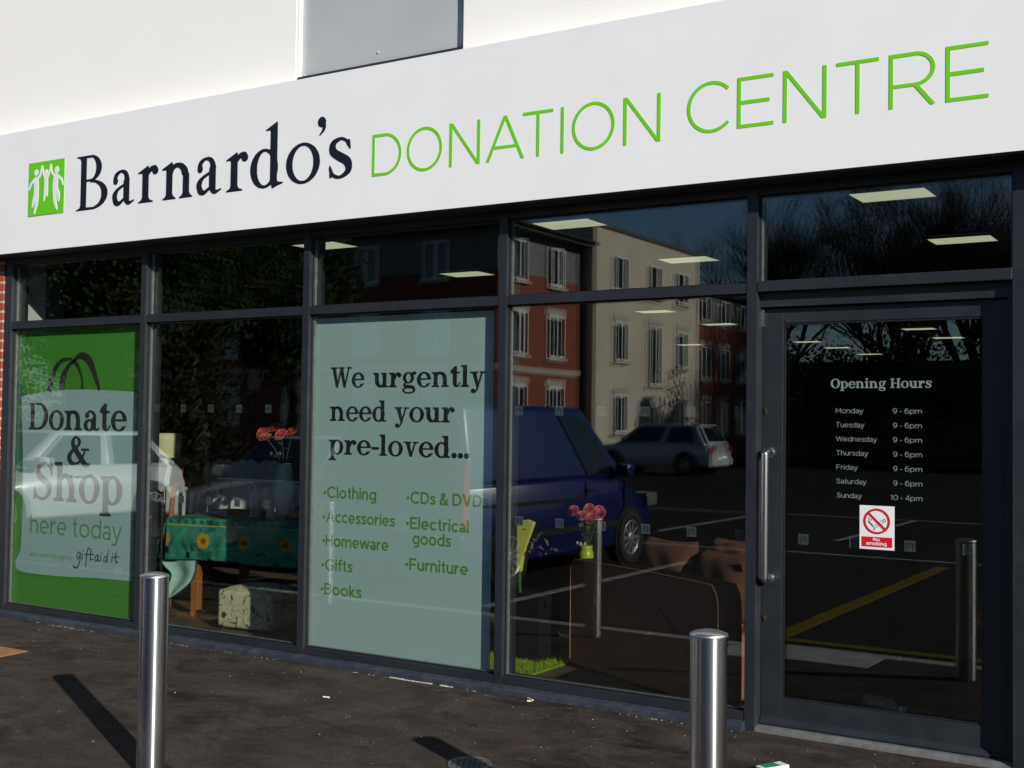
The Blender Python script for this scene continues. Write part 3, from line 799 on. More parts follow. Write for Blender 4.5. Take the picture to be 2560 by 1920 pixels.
_cache = {}
def glyph(font, ch):
    if (font, ch) not in _cache:
        adv, cs = FONT[font][ch]
        loops = [[(float(p[0]), float(p[1])) for p in c] for c in cs]
        # group holes with their outer loop
        def area(l): return sum(a[0] * b[1] - b[0] * a[1] for a, b in zip(l, l[1:] + l[:1])) / 2
        def inside(p, l):
            c = False
            for a, b in zip(l, l[1:] + l[:1]):
                if (a[1] > p[1]) != (b[1] > p[1]) and p[0] < a[0] + (p[1] - a[1]) * (b[0] - a[0]) / (b[1] - a[1]): c = not c
            return c
        depth = [sum(inside(l[0], q) for q in loops if q is not l) for l in loops]
        groups = []
        for l, d in zip(loops, depth):
            if d % 2 == 0: groups.append([l] + [q for q, e in zip(loops, depth) if e == d + 1 and inside(q[0], l)])
        tris = []; pts = []
        for g in groups:
            flat = [p for l in g for p in l]; o = len(pts)
            pts += flat
            for t in tessellate_polygon([[Vector((x, y, 0)) for x, y in l] for l in g]): tris.append([i + o for i in t])
        xs = [p[0] for l in loops for p in l]
        _cache[(font, ch)] = (adv, loops, pts, tris, min(xs), max(xs))
    return _cache[(font, ch)]
def add_glyph(mb, font, ch, x, z, sx, sz, y, d):
    """front face at y (towards -y), thickness d behind it"""
    adv, loops, pts, tris, a, b = glyph(font, ch)
    fr = [(x + px * sx, y, z + pz * sz) for px, pz in pts]
    fs = []
    for t in tris:
        (ax, az), (bx_, bz), (cx, cz) = (pts[i] for i in t)
        cr = (bx_ - ax) * (cz - az) - (bz - az) * (cx - ax)
        fs.append(t if cr > 0 else t[::-1])
    mb.add(fr, fs)
    if d > 0:
        for l in loops:
            n = len(l); vs = [(x + px * sx, y, z + pz * sz) for px, pz in l] + [(x + px * sx, y + d, z + pz * sz) for px, pz in l]
            mb.add(vs, [(i, i + n, (i + 1) % n + n, (i + 1) % n) for i in range(n)])
def text(name, m, parent, font, s, x0, x1, z, cap, y, d=.0008, gap=.1, space=.34):
    """a line of lettering fitted between x0 and x1; every word is a mesh of its own"""
    w = 0; words_ = [[]]
    for ch in s:
        if ch == ' ': w += space; words_.append([]); continue
        adv = glyph(font, ch)[0]; words_[-1].append((ch, w)); w += adv + gap
    w -= gap
    sx = (x1 - x0) / w
    for items in words_:
        mb = MB()
        for ch, px in items: add_glyph(mb, font, ch, x0 + px * sx, z, sx, cap, y, d)
        o = mb.build(name, m, parent)
        o.matrix_parent_inverse = Matrix.Translation(-Vector(parent.location))
def ribbon(pts, ws, y0, y1):
    """flat band along pts (x,z) with widths"""
    L = []; Rr = []
    n = len(pts)
    for i in range(n):
        a = Vector(pts[max(i - 1, 0)]); b = Vector(pts[min(i + 1, n - 1)]); d = (b - a).normalized(); nn = Vector((-d.y, d.x)); p = Vector(pts[i])
        L.append(p + nn * ws[i] / 2); Rr.append(p - nn * ws[i] / 2)
    mb = MB(); vs = []
    for a, b in zip(L, Rr): vs += [(a.x, y0, a.y), (b.x, y0, b.y), (a.x, y1, a.y), (b.x, y1, b.y)]
    fs = []
    for i in range(n - 1):
        o = 4 * i; fs += [(o, o + 1, o + 5, o + 4), (o + 2, o + 6, o + 7, o + 3), (o, o + 4, o + 6, o + 2), (o + 1, o + 3, o + 7, o + 5)]
    mb.add(vs, fs); return mb
def smooth_path(pts, k=8):
    P = [Vector(p) for p in pts]; out = []
    n = len(P)
    for i in range(n - 1):
        p0, p1, p2, p3 = P[max(i - 1, 0)], P[i], P[i + 1], P[min(i + 2, n - 1)]
        for j in range(k):
            t = j / k; out.append(.5 * ((2 * p1) + (p2 - p0) * t + (2 * p0 - 5 * p1 + 4 * p2 - p3) * t * t + (-p0 + 3 * p1 - 3 * p2 + p3) * t ** 3))
    out.append(P[-1]); return out

# ================================================================ SETTING
G0 = -0.10                                   # car park level; pavement is z = 0
struct(MB().box(-300, 300, -300, 60, -.5, G0 - .006).build('ground', M['lot']))
struct(bx('car_park_road', M['lot'], None, -60, 40, -75, -2.53, -.3, G0))
FALL = .025                                  # the pavement falls gently to the kerb
struct(MB().prism([(-2.4, -.3), (-2.4, -2.4 * FALL), (0, 0), (0, -.3)], -14, 8, 'x').build('pavement', M['asphalt']))
# kerb stones
mb = MB(); x = -14.0
while x < 8: mb.box(x + .003, x + .912, -2.525, -2.403, -.28, -.056); x += .915
struct(mb.build('kerb', M['concrete'], bevel=.012))
struct(MB().prism([(-2.395, -.1), (-2.395, -2.395 * FALL + .005), (-1.93, -1.93 * FALL + .005), (-1.93, -.1)], -3.25, -2.2, 'x').build('concrete_slab', M['concrete']))
struct(MB().box(-60, -21.0, -27, -13.5, G0 - .05, G0 + .05).build('grass_verge', M['grass']))
mb = MB()
mb.box(-5.85, -5.75, -7.4, -3.0, G0, G0 + .004); mb.box(-11.0, -10.9, -7.4, -3.0, G0, G0 + .004)
mb.box(-8.7, -8.62, -7.4, -3.0, G0, G0 + .004)
mb.box(-16, 4, -9.2, -9.1, G0, G0 + .004); mb.box(-16, 4, -15.6, -15.5, G0, G0 + .004)
for i in range(7): mb.box(-16 + 2.7 * i, -15.92 + 2.7 * i, -15.5, -11.0, G0, G0 + .004)
struct(mb.build('white_road_marking', M['line_white']))
mb = MB(); mb.box(-3.25, -3.10, -8.6, -2.9, G0, G0 + .004); mb.box(-.6, -.45, -8.6, -2.9, G0, G0 + .004)
mb.box(-3.10, -.6, -2.98, -2.86, G0, G0 + .0045)
# wheelchair symbol in the bay
for a, b, c, d in ((-1.95, -1.85, -5.3, -4.3), (-1.95, -1.35, -5.4, -5.28), (-1.45, -1.35, -5.28, -4.9)): mb.box(a, b, c, d, G0, G0 + .004)
n = 20; pts = [(-1.75 + .42 * cos(t), -4.9 + .42 * sin(t)) for t in [2.2 + 4.2 * i / n for i in range(n + 1)]]
for (a, b), (c, d) in zip(pts[:-1], pts[1:]):
    mb.box(min(a, c) - .04, max(a, c) + .04, min(b, d) - .04, max(b, d) + .04, G0 + .0003, G0 + .0043)
struct(mb.build('yellow_road_marking', M['line_yellow']))

# ================================================================ SHOP BUILDING
SB = thing('shop_building', 'white rendered shop building with a recessed grey panel above the sign', 'building', (-4, 0, 0))
inv = Matrix.Translation((4, 0, 0))
def part(name, m, parent, mb, bevel=0):
    o = mb.build(name, m, parent, bevel); o.matrix_parent_inverse = Matrix.Translation(-Vector(parent.location)) @ Matrix.Identity(4); return o
def P(parent):
    """build children in world coordinates under a placed Empty"""
    return lambda name, m, mb, bevel=0: part(name, m, parent, mb, bevel)
sb = P(SB)
ZT = 6.5
w1 = MB(); w1.box(-14, -5.285, 0, .25, 2.78, ZT); w1.box(-3.972, 8, 0, .25, 2.78, ZT); w1.box(-5.285, -3.972, .003, .25, 2.78, 3.615)
sb('rendered_wall', M['stucco'], w1)
sb('grey_panel', M['panel'], MB().box(-5.26, -3.972, .036, .08, 3.62, ZT))
sb('panel_reveal', M['trim_white'], MB().box(-5.285, -5.262, .004, .09, 3.62, ZT))
sb('panel_flashing', M['dark_gap'], MB().box(-5.262, -3.973, -.004, .0345, 3.60, 3.724))
for x, z in ((-4.636, 3.80), (-5.235, 3.74)): sb('panel_rivet', M['panel'], MB().lathe([(.008, 0), (.008, .004), (.004, .007)], n=10, mtx=Matrix.Translation((x, .036, z)) @ Matrix.Rotation(R(90), 4, 'X')))
sb('brick_pier', M['brick'], MB().box(-14, -8.2425, -.012, .14, -.1, 2.76))
sb('side_pier', M['frame'], MB().box(-.85, 8, .0, .30, -.1, 2.76))
sb('inner_floor', M['floor'], MB().box(-16, 8, .15, 24, -.2, .03))
sb('inner_ceiling', M['int_unlit'], MB().box(-16, 8, .13, 24, 2.96, 3.05))
sb('back_wall', M['int_unlit'], MB().box(-16, 8, 24, 24.2, .03, 2.96))
sb('inner_side_wall', M['int_olive'], MB().box(-16.2, -16, .15, 24, .03, 2.96)); sb('inner_side_wall', M['int_olive'], MB().box(8, 8.2, .15, 24, .03, 2.96))
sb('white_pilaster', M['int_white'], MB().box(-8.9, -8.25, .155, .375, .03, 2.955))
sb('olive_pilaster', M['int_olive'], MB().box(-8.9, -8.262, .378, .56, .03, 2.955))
sb('outer_shell', M['stucco'], MB().box(-16.4, -16.21, .3, 24.4, -.1, ZT).box(8.21, 8.4, .3, 24.4, -.1, ZT).box(-16.2, 8.2, 24.21, 24.4, -.1, ZT).box(-14, 8, .26, 24.2, 6.2, ZT - .01).box(-16.4, -14.01, -.0, .28, -.1, ZT).box(8.01, 8.4, -.0, .28, -.1, ZT))

# ================================================================ SHOPFRONT (frames, panes, door)
SF = thing('shopfront', 'anthracite aluminium shopfront with tall panes and a glazed door', 'shopfront', (-4.5, 0, 0))
sf = P(SF)
MULL = [(-8.242, -8.155), (-6.699, -6.645), (-5.185, -5.132), (-3.701, -3.649), (-2.21, -2.155), (-.954, -.856)]
for i, (a, b) in enumerate(MULL):
    z0 = .046 if i < 4 else 0.0
    sf('mullion', M['frame'], MB().box(a, b, 0, .15, z0, 2.745), bevel=.0015)
bays = [(MULL[i][1], MULL[i + 1][0]) for i in range(5)]
for i, (a, b) in enumerate(bays):
    a += .0006; b -= .0006
    door = i == 4
    sf('head_rail', M['frame'], MB().box(a, b, .004, .13, 2.682, 2.742), bevel=.0015)
    if not door:
        sf('transom', M['frame'], MB().box(a, b, .003, .13, 2.188, 2.239), bevel=.0015)
        sf('bottom_rail', M['frame'], MB().box(a, b, .003, .13, .047, .090), bevel=.002)
    else:
        sf('transom', M['frame'], MB().box(a, b, -.004, .13, 2.192, 2.246), bevel=.003)
    # panes: double glazed, the inner sheet very slightly out of true
    for lo, hi, low in ((2.241, 2.681, 0), (.091, 2.187, 1)):
        if door and low: continue
        p = sf('window_pane', M['glass'], MB().box(a, b, .035, .041, lo, hi))
        ang = random.uniform(.0016, .0030) * random.choice((1, 1, -1))
        mb = MB().box(a + .012, b - .012, .060, .066, lo + .006, hi - .006)
        c = Vector(((a + b) / 2, .063, 0)); rot = Matrix.Translation(c) @ Matrix.Rotation(ang, 4, 'Z') @ Matrix.Rotation(random.uniform(-.0012, .0012), 4, 'X') @ Matrix.Translation(-c)
        mb.v = [tuple(rot @ Vector(v)) for v in mb.v]
        part('inner_sheet', M['glass'], SF, mb).name = 'inner_pane'
        g = MB()
        for x0, x1, y0, y1, q0, q1 in ((a, a + .008, .028, .0345, lo, hi), (b - .008, b, .028, .0345, lo, hi), (a + .0081, b - .0081, .028, .0345, lo, lo + .007), (a + .0081, b - .0081, .028, .0345, hi - .007, hi)): g.box(x0, x1, y0, y1, q0, q1)
        sf('glazing_gasket', M['gasket'], g)
        g = MB()
        for x0, x1, q0, q1 in ((a, a + .012, lo, hi), (b - .012, b, lo, hi), (a + .0121, b - .0121, lo, lo + .008), (a + .0121, b - .0121, hi - .008, hi)): g.box(x0, x1, .0415, .0595, q0, q1)
        sf('spacer_bar', M['alu'], g)
mb = MB().prism([(-.050, 0.0), (-.050, .030), (-.046, .034), (.002, .0455), (.14, .0455), (.14, 0.0)], -8.30, -2.205, 'x')
sf('cill', M['cill'], mb, bevel=.0012)
# door
DR = MB().box(-2.154, -2.046, .078, .122, .030, 2.112).box(-1.09, -.985, .078, .122, .030, 2.112).build('door_stile', M['frame'], None, .0015)
D = bpy.data.objects.new('door', None); COL.objects.link(D); D.parent = SF; D.location = Vector((-2.15, .1, 0)) - Vector(SF.location)
bpy.data.objects.remove(DR)
def dpart(name, m, mb, bevel=0):
    o = mb.build(name, m, D, bevel); o.matrix_parent_inverse = Matrix.Translation((2.15, -.1, 0)); return o
dpart('stile', M['frame'], MB().box(-2.1535, -2.046, .078, .122, .030, 2.112), .0015)
dpart('stile', M['frame'], MB().box(-1.09, -.985, .078, .122, .030, 2.112), .0015)
dpart('top_rail', M['frame'], MB().box(-2.0455, -1.0905, .0795, .121, 2.038, 2.111), .0015)
dpart('kick_rail', M['frame'], MB().box(-2.0455, -1.0905, .0795, .121, .031, .162), .0015)
dpart('drip_bar', M['frame'], MB().prism([(.0785, .032), (.0785, .066), (.07, .06), (.052, .04), (.052, .032)], -2.150, -1.062, 'x'), .001)
dpart('door_glass', M['glass'], MB().box(-2.0458, -1.0902, .092, .098, .1622, 2.0378))
mb = MB().box(-2.04, -1.096, .110, .116, .17, 2.03); dpart('inner_door_glass', M['glass'], mb)
g = MB()
for x0, x1, q0, q1 in ((-2.0458, -2.035, .163, 2.037), (-1.10, -1.0905, .163, 2.037), (-2.0348, -1.1002, .163, .172), (-2.0348, -1.1002, 2.028, 2.037)): g.box(x0, x1, .084, .0915, q0, q1)
dpart('glazing_bead', M['gasket'], g)
hp = [(-2.108, .078, 1.385), (-2.108, .035, 1.392), (-2.108, .012, 1.388), (-2.108, .0, 1.368), (-2.108, -.003, 1.34), (-2.108, -.003, .80), (-2.108, 0, .772), (-2.108, .012, .754), (-2.108, .035, .750), (-2.108, .078, .757)]
dpart('pull_handle', M['chrome'], MB().tube(smooth_path(hp, 5), .0185, 18))
for z in (1.385, .757): dpart('handle_rose', M['chrome'], MB().lathe([(.026, 0), (.026, .006)], n=20, mtx=Matrix.Translation((-2.108, .078, z)) @ Matrix.Rotation(R(90), 4, 'X')))
for z in (1.601, .560):
    mb = MB().lathe([(.0085, 0), (.0085, .006)], n=14, mtx=Matrix.Translation((-2.132, .0775, z)) @ Matrix.Rotation(R(90), 4, 'X')); mb.box(-2.1365, -2.1275, .0715, .0775, z - .020, z - .004)
    dpart('lock_cylinder', M['brass'], mb, .001)
mb = MB().box(-2.1545, -2.142, .0665, .077, 2.02, 2.108)
for z in (2.034, 2.096): mb.lathe([(.004, 0), (.004, .003)], n=8, mtx=Matrix.Translation((-2.148, .0665, z)) @ Matrix.Rotation(R(90), 4, 'X'))
dpart('hinge', M['chrome'], mb)
sf('door_frame_head', M['frame'], MB().box(-2.1545, -.9545, .045, .13, 2.118, 2.166), bevel=.0015)
sf('door_head_panel', M['frame'], MB().box(-2.1545, -.9545, .052, .13, 2.1665, 2.1915))
sf('door_jamb', M['frame'], MB().box(-.984, -.9545, .048, .13, .01, 2.117), bevel=.0015)
sf('threshold', M['alu'], MB().prism([(-.002, 0), (-.002, .012), (.03, .026), (.12, .026), (.12, 0)], -2.1545, -.9545, 'x'))

# ================================================================ FASCIA SIGN
FY = -.165
FS = thing('fascia_sign', 'long white shop sign panel with navy and bright green letters', 'shop sign', (-4.5, FY, 2.74))
fs = P(FS)
fs('sign_panel', M['fascia'], MB().box(-13.8, -4.5803, FY, -.002, 2.737, 3.647).box(-4.5799, 7.8, FY, -.002, 2.737, 3.647))
fs('sign_soffit', M['dark_gap'], MB().box(-13.8, 7.8, FY + .01, -.003, 2.728, 2.7365))
fs('emblem', M['emblem_green'], MB().box(-7.748, -7.343, FY - .004, FY - .0006, 2.995, 3.391))
mb = MB(); add_glyph(mb, 'mark', 'E', -7.748, 2.985, .405, .405, FY - .0065, .0022); fs('emblem_figures', M['white_vinyl'], mb)
def letter(font, ch, x0, x1, z, cap, m, name='letter'):
    adv, loops, pts, tris, a, b = glyph(font, ch)
    sx = (x1 - x0) / (b - a); mb = MB(); add_glyph(mb, font, ch, x0 - a * sx, z, sx, cap, FY - .0020, .0016)
    return fs(name, m, mb)
for ch, a, b in (('B', -7.207, -6.873), ('a', -6.821, -6.593), ('r', -6.560, -6.358), ('n', -6.322, -6.026), ('a', -5.989, -5.757), ('r', -5.719, -5.523), ('d', -5.502, -5.219), ('o', -5.195, -4.916), ('’', -4.938, -4.872), ('s', -4.844, -4.661)):
    letter('serif', ch, a, b, 2.991, .391, M['letter_navy'])
for ch, a, b in (('D', -4.506, -4.287), ('O', -4.247, -3.994), ('N', -3.943, -3.732), ('A', -3.690, -3.440), ('T', -3.449, -3.256), ('I', -3.209, -3.190), ('O', -3.139, -2.883), ('N', -2.832, -2.618)):
    letter('capL', ch, a, b, 2.975, .252, M['letter_green'])
for ch, a, b in (('C', -2.471, -2.245), ('E', -2.203, -2.015), ('N', -1.968, -1.753), ('T', -1.706, -1.506), ('R', -1.461, -1.253), ('E', -1.208, -1.024)):
    letter('capL', ch, a, b, 2.989, .254, M['letter_green'])

# ================================================================ POSTERS AND STICKERS ON THE GLASS
PY = .0715
T1 = thing('bag_poster', 'green window poster of a carrier bag reading Donate & Shop here today', 'poster', (-7.4, PY, .09))
p = P(T1)
p('backing', M['vinyl_green'], MB().box(-8.21, -6.782, PY, PY + .0012, .085, 2.192))
p('corner_shape', M['vinyl_deep'], MB().prism(smooth_path([(-8.208, 1.99), (-8.13, 1.85), (-8.05, 1.66), (-8.0, 1.3), (-8.04, 1.0), (-8.208, .8)], 5), PY - .0006, PY - .0001))
bag = smooth_path([(-8.099, 1.674), (-7.75, 1.712), (-7.40, 1.722), (-7.1, 1.715), (-6.803, 1.702)], 4) + [Vector((-6.803, .36))] + smooth_path([(-7.2, .352), (-7.6, .333), (-7.95, .330), (-8.09, .345), (-8.118, .40), (-8.085, .46), (-8.06, .54), (-8.05, .9), (-8.07, 1.3)], 4)
p('bag_shape', M['vinyl_bag'], MB().prism([(v.x, v.y) for v in bag], PY - .0014, PY - .0008))
for pts, ws in (([(-7.77, 1.71), (-7.743, 1.803), (-7.695, 1.89), (-7.622, 1.941), (-7.514, 1.952)], [.058, .055, .045, .03, .018]),
                ([(-7.627, 1.721), (-7.609, 1.813), (-7.562, 1.888), (-7.497, 1.935), (-7.417, 1.972), (-7.326, 1.938), (-7.267, 1.852), (-7.198, 1.714)], [.07, .062, .04, .025, .05, .065, .05, .03]),
                ([(-7.391, 1.722), (-7.397, 1.8), (-7.438, 1.886), (-7.506, 1.939)], [.025, .022, .03, .045])):
    path = smooth_path(pts, 6); nn = len(path)
    wv = [ws[min(int(i / 6), len(ws) - 1)] * (1 - (i % 6) / 6) + ws[min(int(i / 6) + 1, len(ws) - 1)] * ((i % 6) / 6) for i in range(nn)]
    mbr = ribbon(path, wv, PY - .0022, PY - .0016); p('bag_handle', M['ink_brown'], mbr)
def line(T, m, *a, **kw):
    text('word', m, T, *a, **kw)
TY = PY - .0024
line(T1, M['ink_brown'], 'slab', 'Donate', -8.002, -6.895, 1.418, .205, TY, gap=.03)
line(T1, M['ink'], 'slab', '&', -7.555, -7.288, 1.163, .215, TY)
line(T1, M['ink_brown'], 'slab', 'Shop', -7.931, -6.918, .888, .285, TY, gap=.03)
line(T1, M['ink_pale_green'], 'lite', 'here today', -7.953, -6.925, .636, .138, TY, gap=.12)
line(T1, M['ink_pale_green'], 'thin', "and don't forget to", -7.943, -7.455, .459, .036, TY, gap=.10)
line(T1, M['ink'], 'script', 'giftaid it', -7.42, -6.945, .455, .105, TY, gap=.0, space=.2)
mb = MB(); add_glyph(mb, 'mark', 'E', -6.99, .375, .085, .085, TY, .0006); o = mb.build('small_emblem', M['white_vinyl'], T1); o.matrix_parent_inverse = Matrix.Translation(-Vector(T1.location))

T2 = thing('appeal_poster', 'pale frosted window poster reading We urgently need your pre-loved', 'poster', (-4.45, PY, .09))
p = P(T2)
p('backing', M['vinyl_pale'], MB().box(-5.165, -3.775, PY, PY + .0012, .084, 2.168))
TY2 = PY - .0008
line(T2, M['ink'], 'slab', 'We', -5.003, -4.728, 1.7245, .129, TY2, gap=.03)
line(T2, M['ink'], 'slab', 'urgently', -4.658, -3.832, 1.7245, .126, TY2, gap=.03)
line(T2, M['ink'], 'slab', 'need', -5.001, -4.553, 1.5145, .127, TY2, gap=.03)
line(T2, M['ink'], 'slab', 'your', -4.491, -4.043, 1.5145, .125, TY2, gap=.03)
line(T2, M['ink'], 'slab', 'pre-loved...', -5.006, -3.935, 1.305, .127, TY2, gap=.04)
for s, a, b, z in (('•Clothing', -5.045, -4.621, 1.030), ('•Accessories', -5.047, -4.476, .878), ('•Homeware', -5.049, -4.520, .727), ('•Gifts', -5.052, -4.800, .575), ('•Books', -5.055, -4.727, .423),
                   ('•CDs & DVDs', -4.387, -3.799, 1.025), ('•Electrical', -4.389, -3.933, .872), ('goods', -4.338, -4.059, .782), ('•Furniture', -4.390, -3.934, .626)):
    line(T2, M['ink_green'], 'med', s, a, b, z, .072, TY2, gap=.10)

HY = .1165
T3 = thing('opening_hours_lettering', 'pale grey opening hours list lettered on the door glass', 'window lettering', (-1.6, HY, 1.17))
line(T3, M['hours'], 'slab', 'Opening', -1.815, -1.545, 1.710, .046, HY, gap=.04)
line(T3, M['hours'], 'slab', 'Hours', -1.524, -1.331, 1.710, .046, HY, gap=.04)
for i, (d, wd, hrs) in enumerate((('Monday', .135, 0), ('Tuesday', .139, 0), ('Wednesday', .199, 0), ('Thursday', .156, 0), ('Friday', .105, 0), ('Saturday', .146, 0), ('Sunday', .123, 1))):
    x0 = -1.789 + .001 * i; z = 1.587 - .0692 * i
    line(T3, M['hours'], 'light', d, x0, x0 + wd, z, .0245, HY, gap=.12)
    line(T3, M['hours'], 'light', '10 - 4pm' if hrs else '9 - 6pm', -1.521 if hrs else -1.512 + .0006 * i, -1.377 + .0007 * i, z, .0245, HY, gap=.12, space=.3)
NY = .0905
T4 = thing('no_smoking_sign', 'small white and red no smoking sign stuck on the door glass', 'sign', (-1.58, NY, .93))
p = P(T4)
p('sign_card', M['white_vinyl'], MB().box(-1.662, -1.496, NY, NY + .001, .932, 1.142))
mb = MB(); add_glyph(mb, 'mark', 'R', -1.643, 1.006, .127, .123, NY - .0016, .0006); p('prohibition_ring', M['sign_red'], mb)
mb = MB(); add_glyph(mb, 'mark', 'C', -1.637, 1.006, .117, .118, NY - .0009, .0006); p('cigarette_symbol', M['ink'], mb)
p('red_label', M['sign_red'], MB().box(-1.652, -1.506, NY - .0008, NY - .0001, .944, .992))
line(T4, M['white_vinyl'], 'med', 'No', -1.597, -1.565, .973, .0145, NY - .0016, gap=.1)
line(T4, M['white_vinyl'], 'med', 'smoking', -1.630, -1.533, .9525, .0165, NY - .0016, gap=.1)

# frosted logo squares on the panes
def square(x, z, y, label, sc=.052):
    T = thing('logo_sticker', label, 'sticker', (x, y, z), 0, 'frosted logo squares across the glass')
    MB().box(-sc / 2, sc / 2, 0, .0006, -sc / 2, sc / 2).build('backing', M['dots'], T)
    mb = MB(); add_glyph(mb, 'mark', 'E', -sc * .46, -sc * .5, sc * .92, sc * .95, -.0006, .0005); mb.build('figures', M['dots_fig'], T)
where = {1: 'second pane', 3: 'pane beside the door', 4: 'door glass'}
rows = [('upper', 1.588), ('lower', .962)]
ordn = ['first', 'second', 'third', 'fourth', 'fifth', 'sixth']
for pane, a, b in ((1, -6.63, -5.2), (3, -3.63, -2.22)):
    for rn, z in rows:
        x0 = {(1, 'upper'): -6.59, (1, 'lower'): -6.59, (3, 'upper'): -3.60, (3, 'lower'): -3.59}[(pane, rn)]
        for i in range(6):
            x = x0 + .2645 * i
            if x > b - .03: break
            square(x, z, PY, 'frosted logo square %s from left, %s row, %s' % (ordn[i], rn, where[pane]))
for i, x in enumerate((-1.950, -1.693, -1.430, -1.165)):
    square(x, .956, HY, 'frosted logo square %s from left, low on the door glass' % ordn[i])

# ================================================================ BOLLARDS AND GROUND CLUTTER
BT = thing('steel_bollard', 'brushed steel bollard nearest the door, with a domed cap', 'bollard', (-1.585, -1.955, -.049), 0, 'steel bollards along the kerb')
r_ = .0622
MB().lathe([(r_, 0), (r_, .862)], n=64, capt=False, capb=False).build('post', M['steel'], BT)
MB().lathe([(r_ + .0020, .860), (r_ + .0024, .864), (r_ + .0016, .869), (.048, .8755), (.029, .880), (.007, .882)], n=64).build('cap', M['steel_cap'], BT)
MB().lathe([(.10, 0), (.10, .004), (.07, .008)], n=40, capt=False).build('collar', M['asphalt'], BT)
for x, y, lb in ((-4.20, -2.03, 'brushed steel bollard before the green bag poster and table window'), (-6.82, -2.09, 'brushed steel bollard farthest along the kerb, beside the brick wall'), (1.03, -1.88, 'brushed steel bollard past the door, outside the picture but mirrored in it')):
    b = dup(BT); b.location = (x, y, y * FALL); b['label'] = lb
BT2 = [o for o in bpy.data.objects if o.get('label', '').startswith('brushed steel bollard past')][0]
BT2['label'] = 'brushed steel bollard beyond the door, seen mirrored in the door glass'

T = thing('drain_cover', 'small round iron drain cover set in the pavement', 'drain cover', (-3.06, -1.19, -.0285))
T.rotation_euler = (FALL, 0, 0)
MB().lathe([(.093, -.01), (.093, .004), (.101, .004), (.101, -.01)], n=40, capt=False, capb=False).build('rim', M['iron'], T)
MB().lathe([(.092, -.01), (.092, .0015)], n=40).build('plate', M['iron'], T)
mb = MB()
for i in range(-4, 5):
    hl = sqrt(max(.086 ** 2 - (i * .019) ** 2, 0)); mb.box(-hl, hl, i * .019 - .002, i * .019 + .002, .0015, .0022)
for i in range(-3, 4):
    hl = sqrt(max(.086 ** 2 - (i * .025) ** 2, 0)); mb.box(i * .025 - .002, i * .025 + .002, -hl, hl, .0015, .0025)
o = mb.build('slot_grid', M['iron_dark'], T); o.rotation_euler = (0, 0, R(28)); o.location = (0, 0, .0002)
_ac = MB().box(-.235, .235, -.108, .108, -.012, .0035).build('access_cover', M['rust'], bevel=.003, loc=(-7.09, -.835, -.0205)); _ac.rotation_euler = (FALL, 0, 0)
tag(_ac, 'rusty orange square access cover in the pavement', 'access cover')
T = thing('drink_carton', 'crumpled green and white carton lying on the pavement by the door', 'litter', (-1.868, -.548, -.0137), R(64))
MB().prism([(-.075, -.03), (.075, -.035), (.08, .032), (-.07, .03)], .0, .022, 'z').build('carton_body', M['paper'], T, .004)
MB().prism([(-.055, -.022), (.03, -.027), (.034, .024), (-.05, .022)], .0222, .0232, 'z').build('printed_face', M['litter_green'], T)
for x, y, rz, L, lb in ((-3.42, -.062, -.5, .055, 'longer cigarette end lying under the window cill'), (-3.405, -.098, .4, .022, 'short cigarette stub just in front of the longer one'), (-4.40, -.62, .15, .04, 'cigarette end on the tarmac below the pale poster')):
    tag(MB().tube([(-L / 2, 0, .005), (L / 2, 0, .005)], .0045, 8).build('cigarette_end', M['butt'], loc=(x, y, y * FALL)), lb, 'cigarette end', 'cigarette ends on the pavement').rotation_euler = (0, 0, rz)
def bits(mb, n, fx, fy, s0, s1):
    for _ in range(n):
        x, y, s = fx(), fy(), random.uniform(s0, s1); a = random.uniform(0, pi); k = random.uniform(.4, 1)
        c = Matrix.Translation((x, y, y * FALL + s * .2)) @ Matrix.Rotation(a, 4, 'Z') @ Matrix.Rotation(random.uniform(-.3, .3), 4, 'X')
        vs = [c @ Vector(v) for v in ((-s, -s * k * .6, -s * .3), (s, -s * k * .5, -s * .3), (s * .7, s * k * .6, -s * .2), (-s * .8, s * k * .5, -s * .3), (0, 0, s * .35))]
        mb.add(vs, [(3, 2, 1, 0), (0, 1, 4), (1, 2, 4), (2, 3, 4), (3, 0, 4)])
mb = MB()
for a, b, dn in ((-7.75, -7.0, 30), (-6.5, -5.3, 40), (-4.75, -3.75, 45), (-2.9, -2.2, 30)):
    bits(mb, dn, lambda: random.uniform(a, b), lambda: -.056 + random.gauss(0, .004), .002, .006)
for a, b in ((-4.40, -4.12), (-4.03, -3.96)):
    x = a
    while x < b:
        L = random.uniform(.015, .05); mb.box(x, x + L, -.058 + random.uniform(-.003, .003), -.048, -.004, random.uniform(.0015, .005)); x += L + random.uniform(0, .012)
o = mb.build('mortar_crumbs', M['grit']); o['kind'] = 'stuff'
mb = MB(); bits(mb, 190, lambda: random.uniform(-7.6, -.6), lambda: -.06 - abs(random.gauss(0, .75)), .0018, .0045); bits(mb, 14, lambda: random.uniform(-7, -1), lambda: random.uniform(-2, -.1), .004, .007)
o = mb.build('loose_grit', M['grit']); o['kind'] = 'stuff'

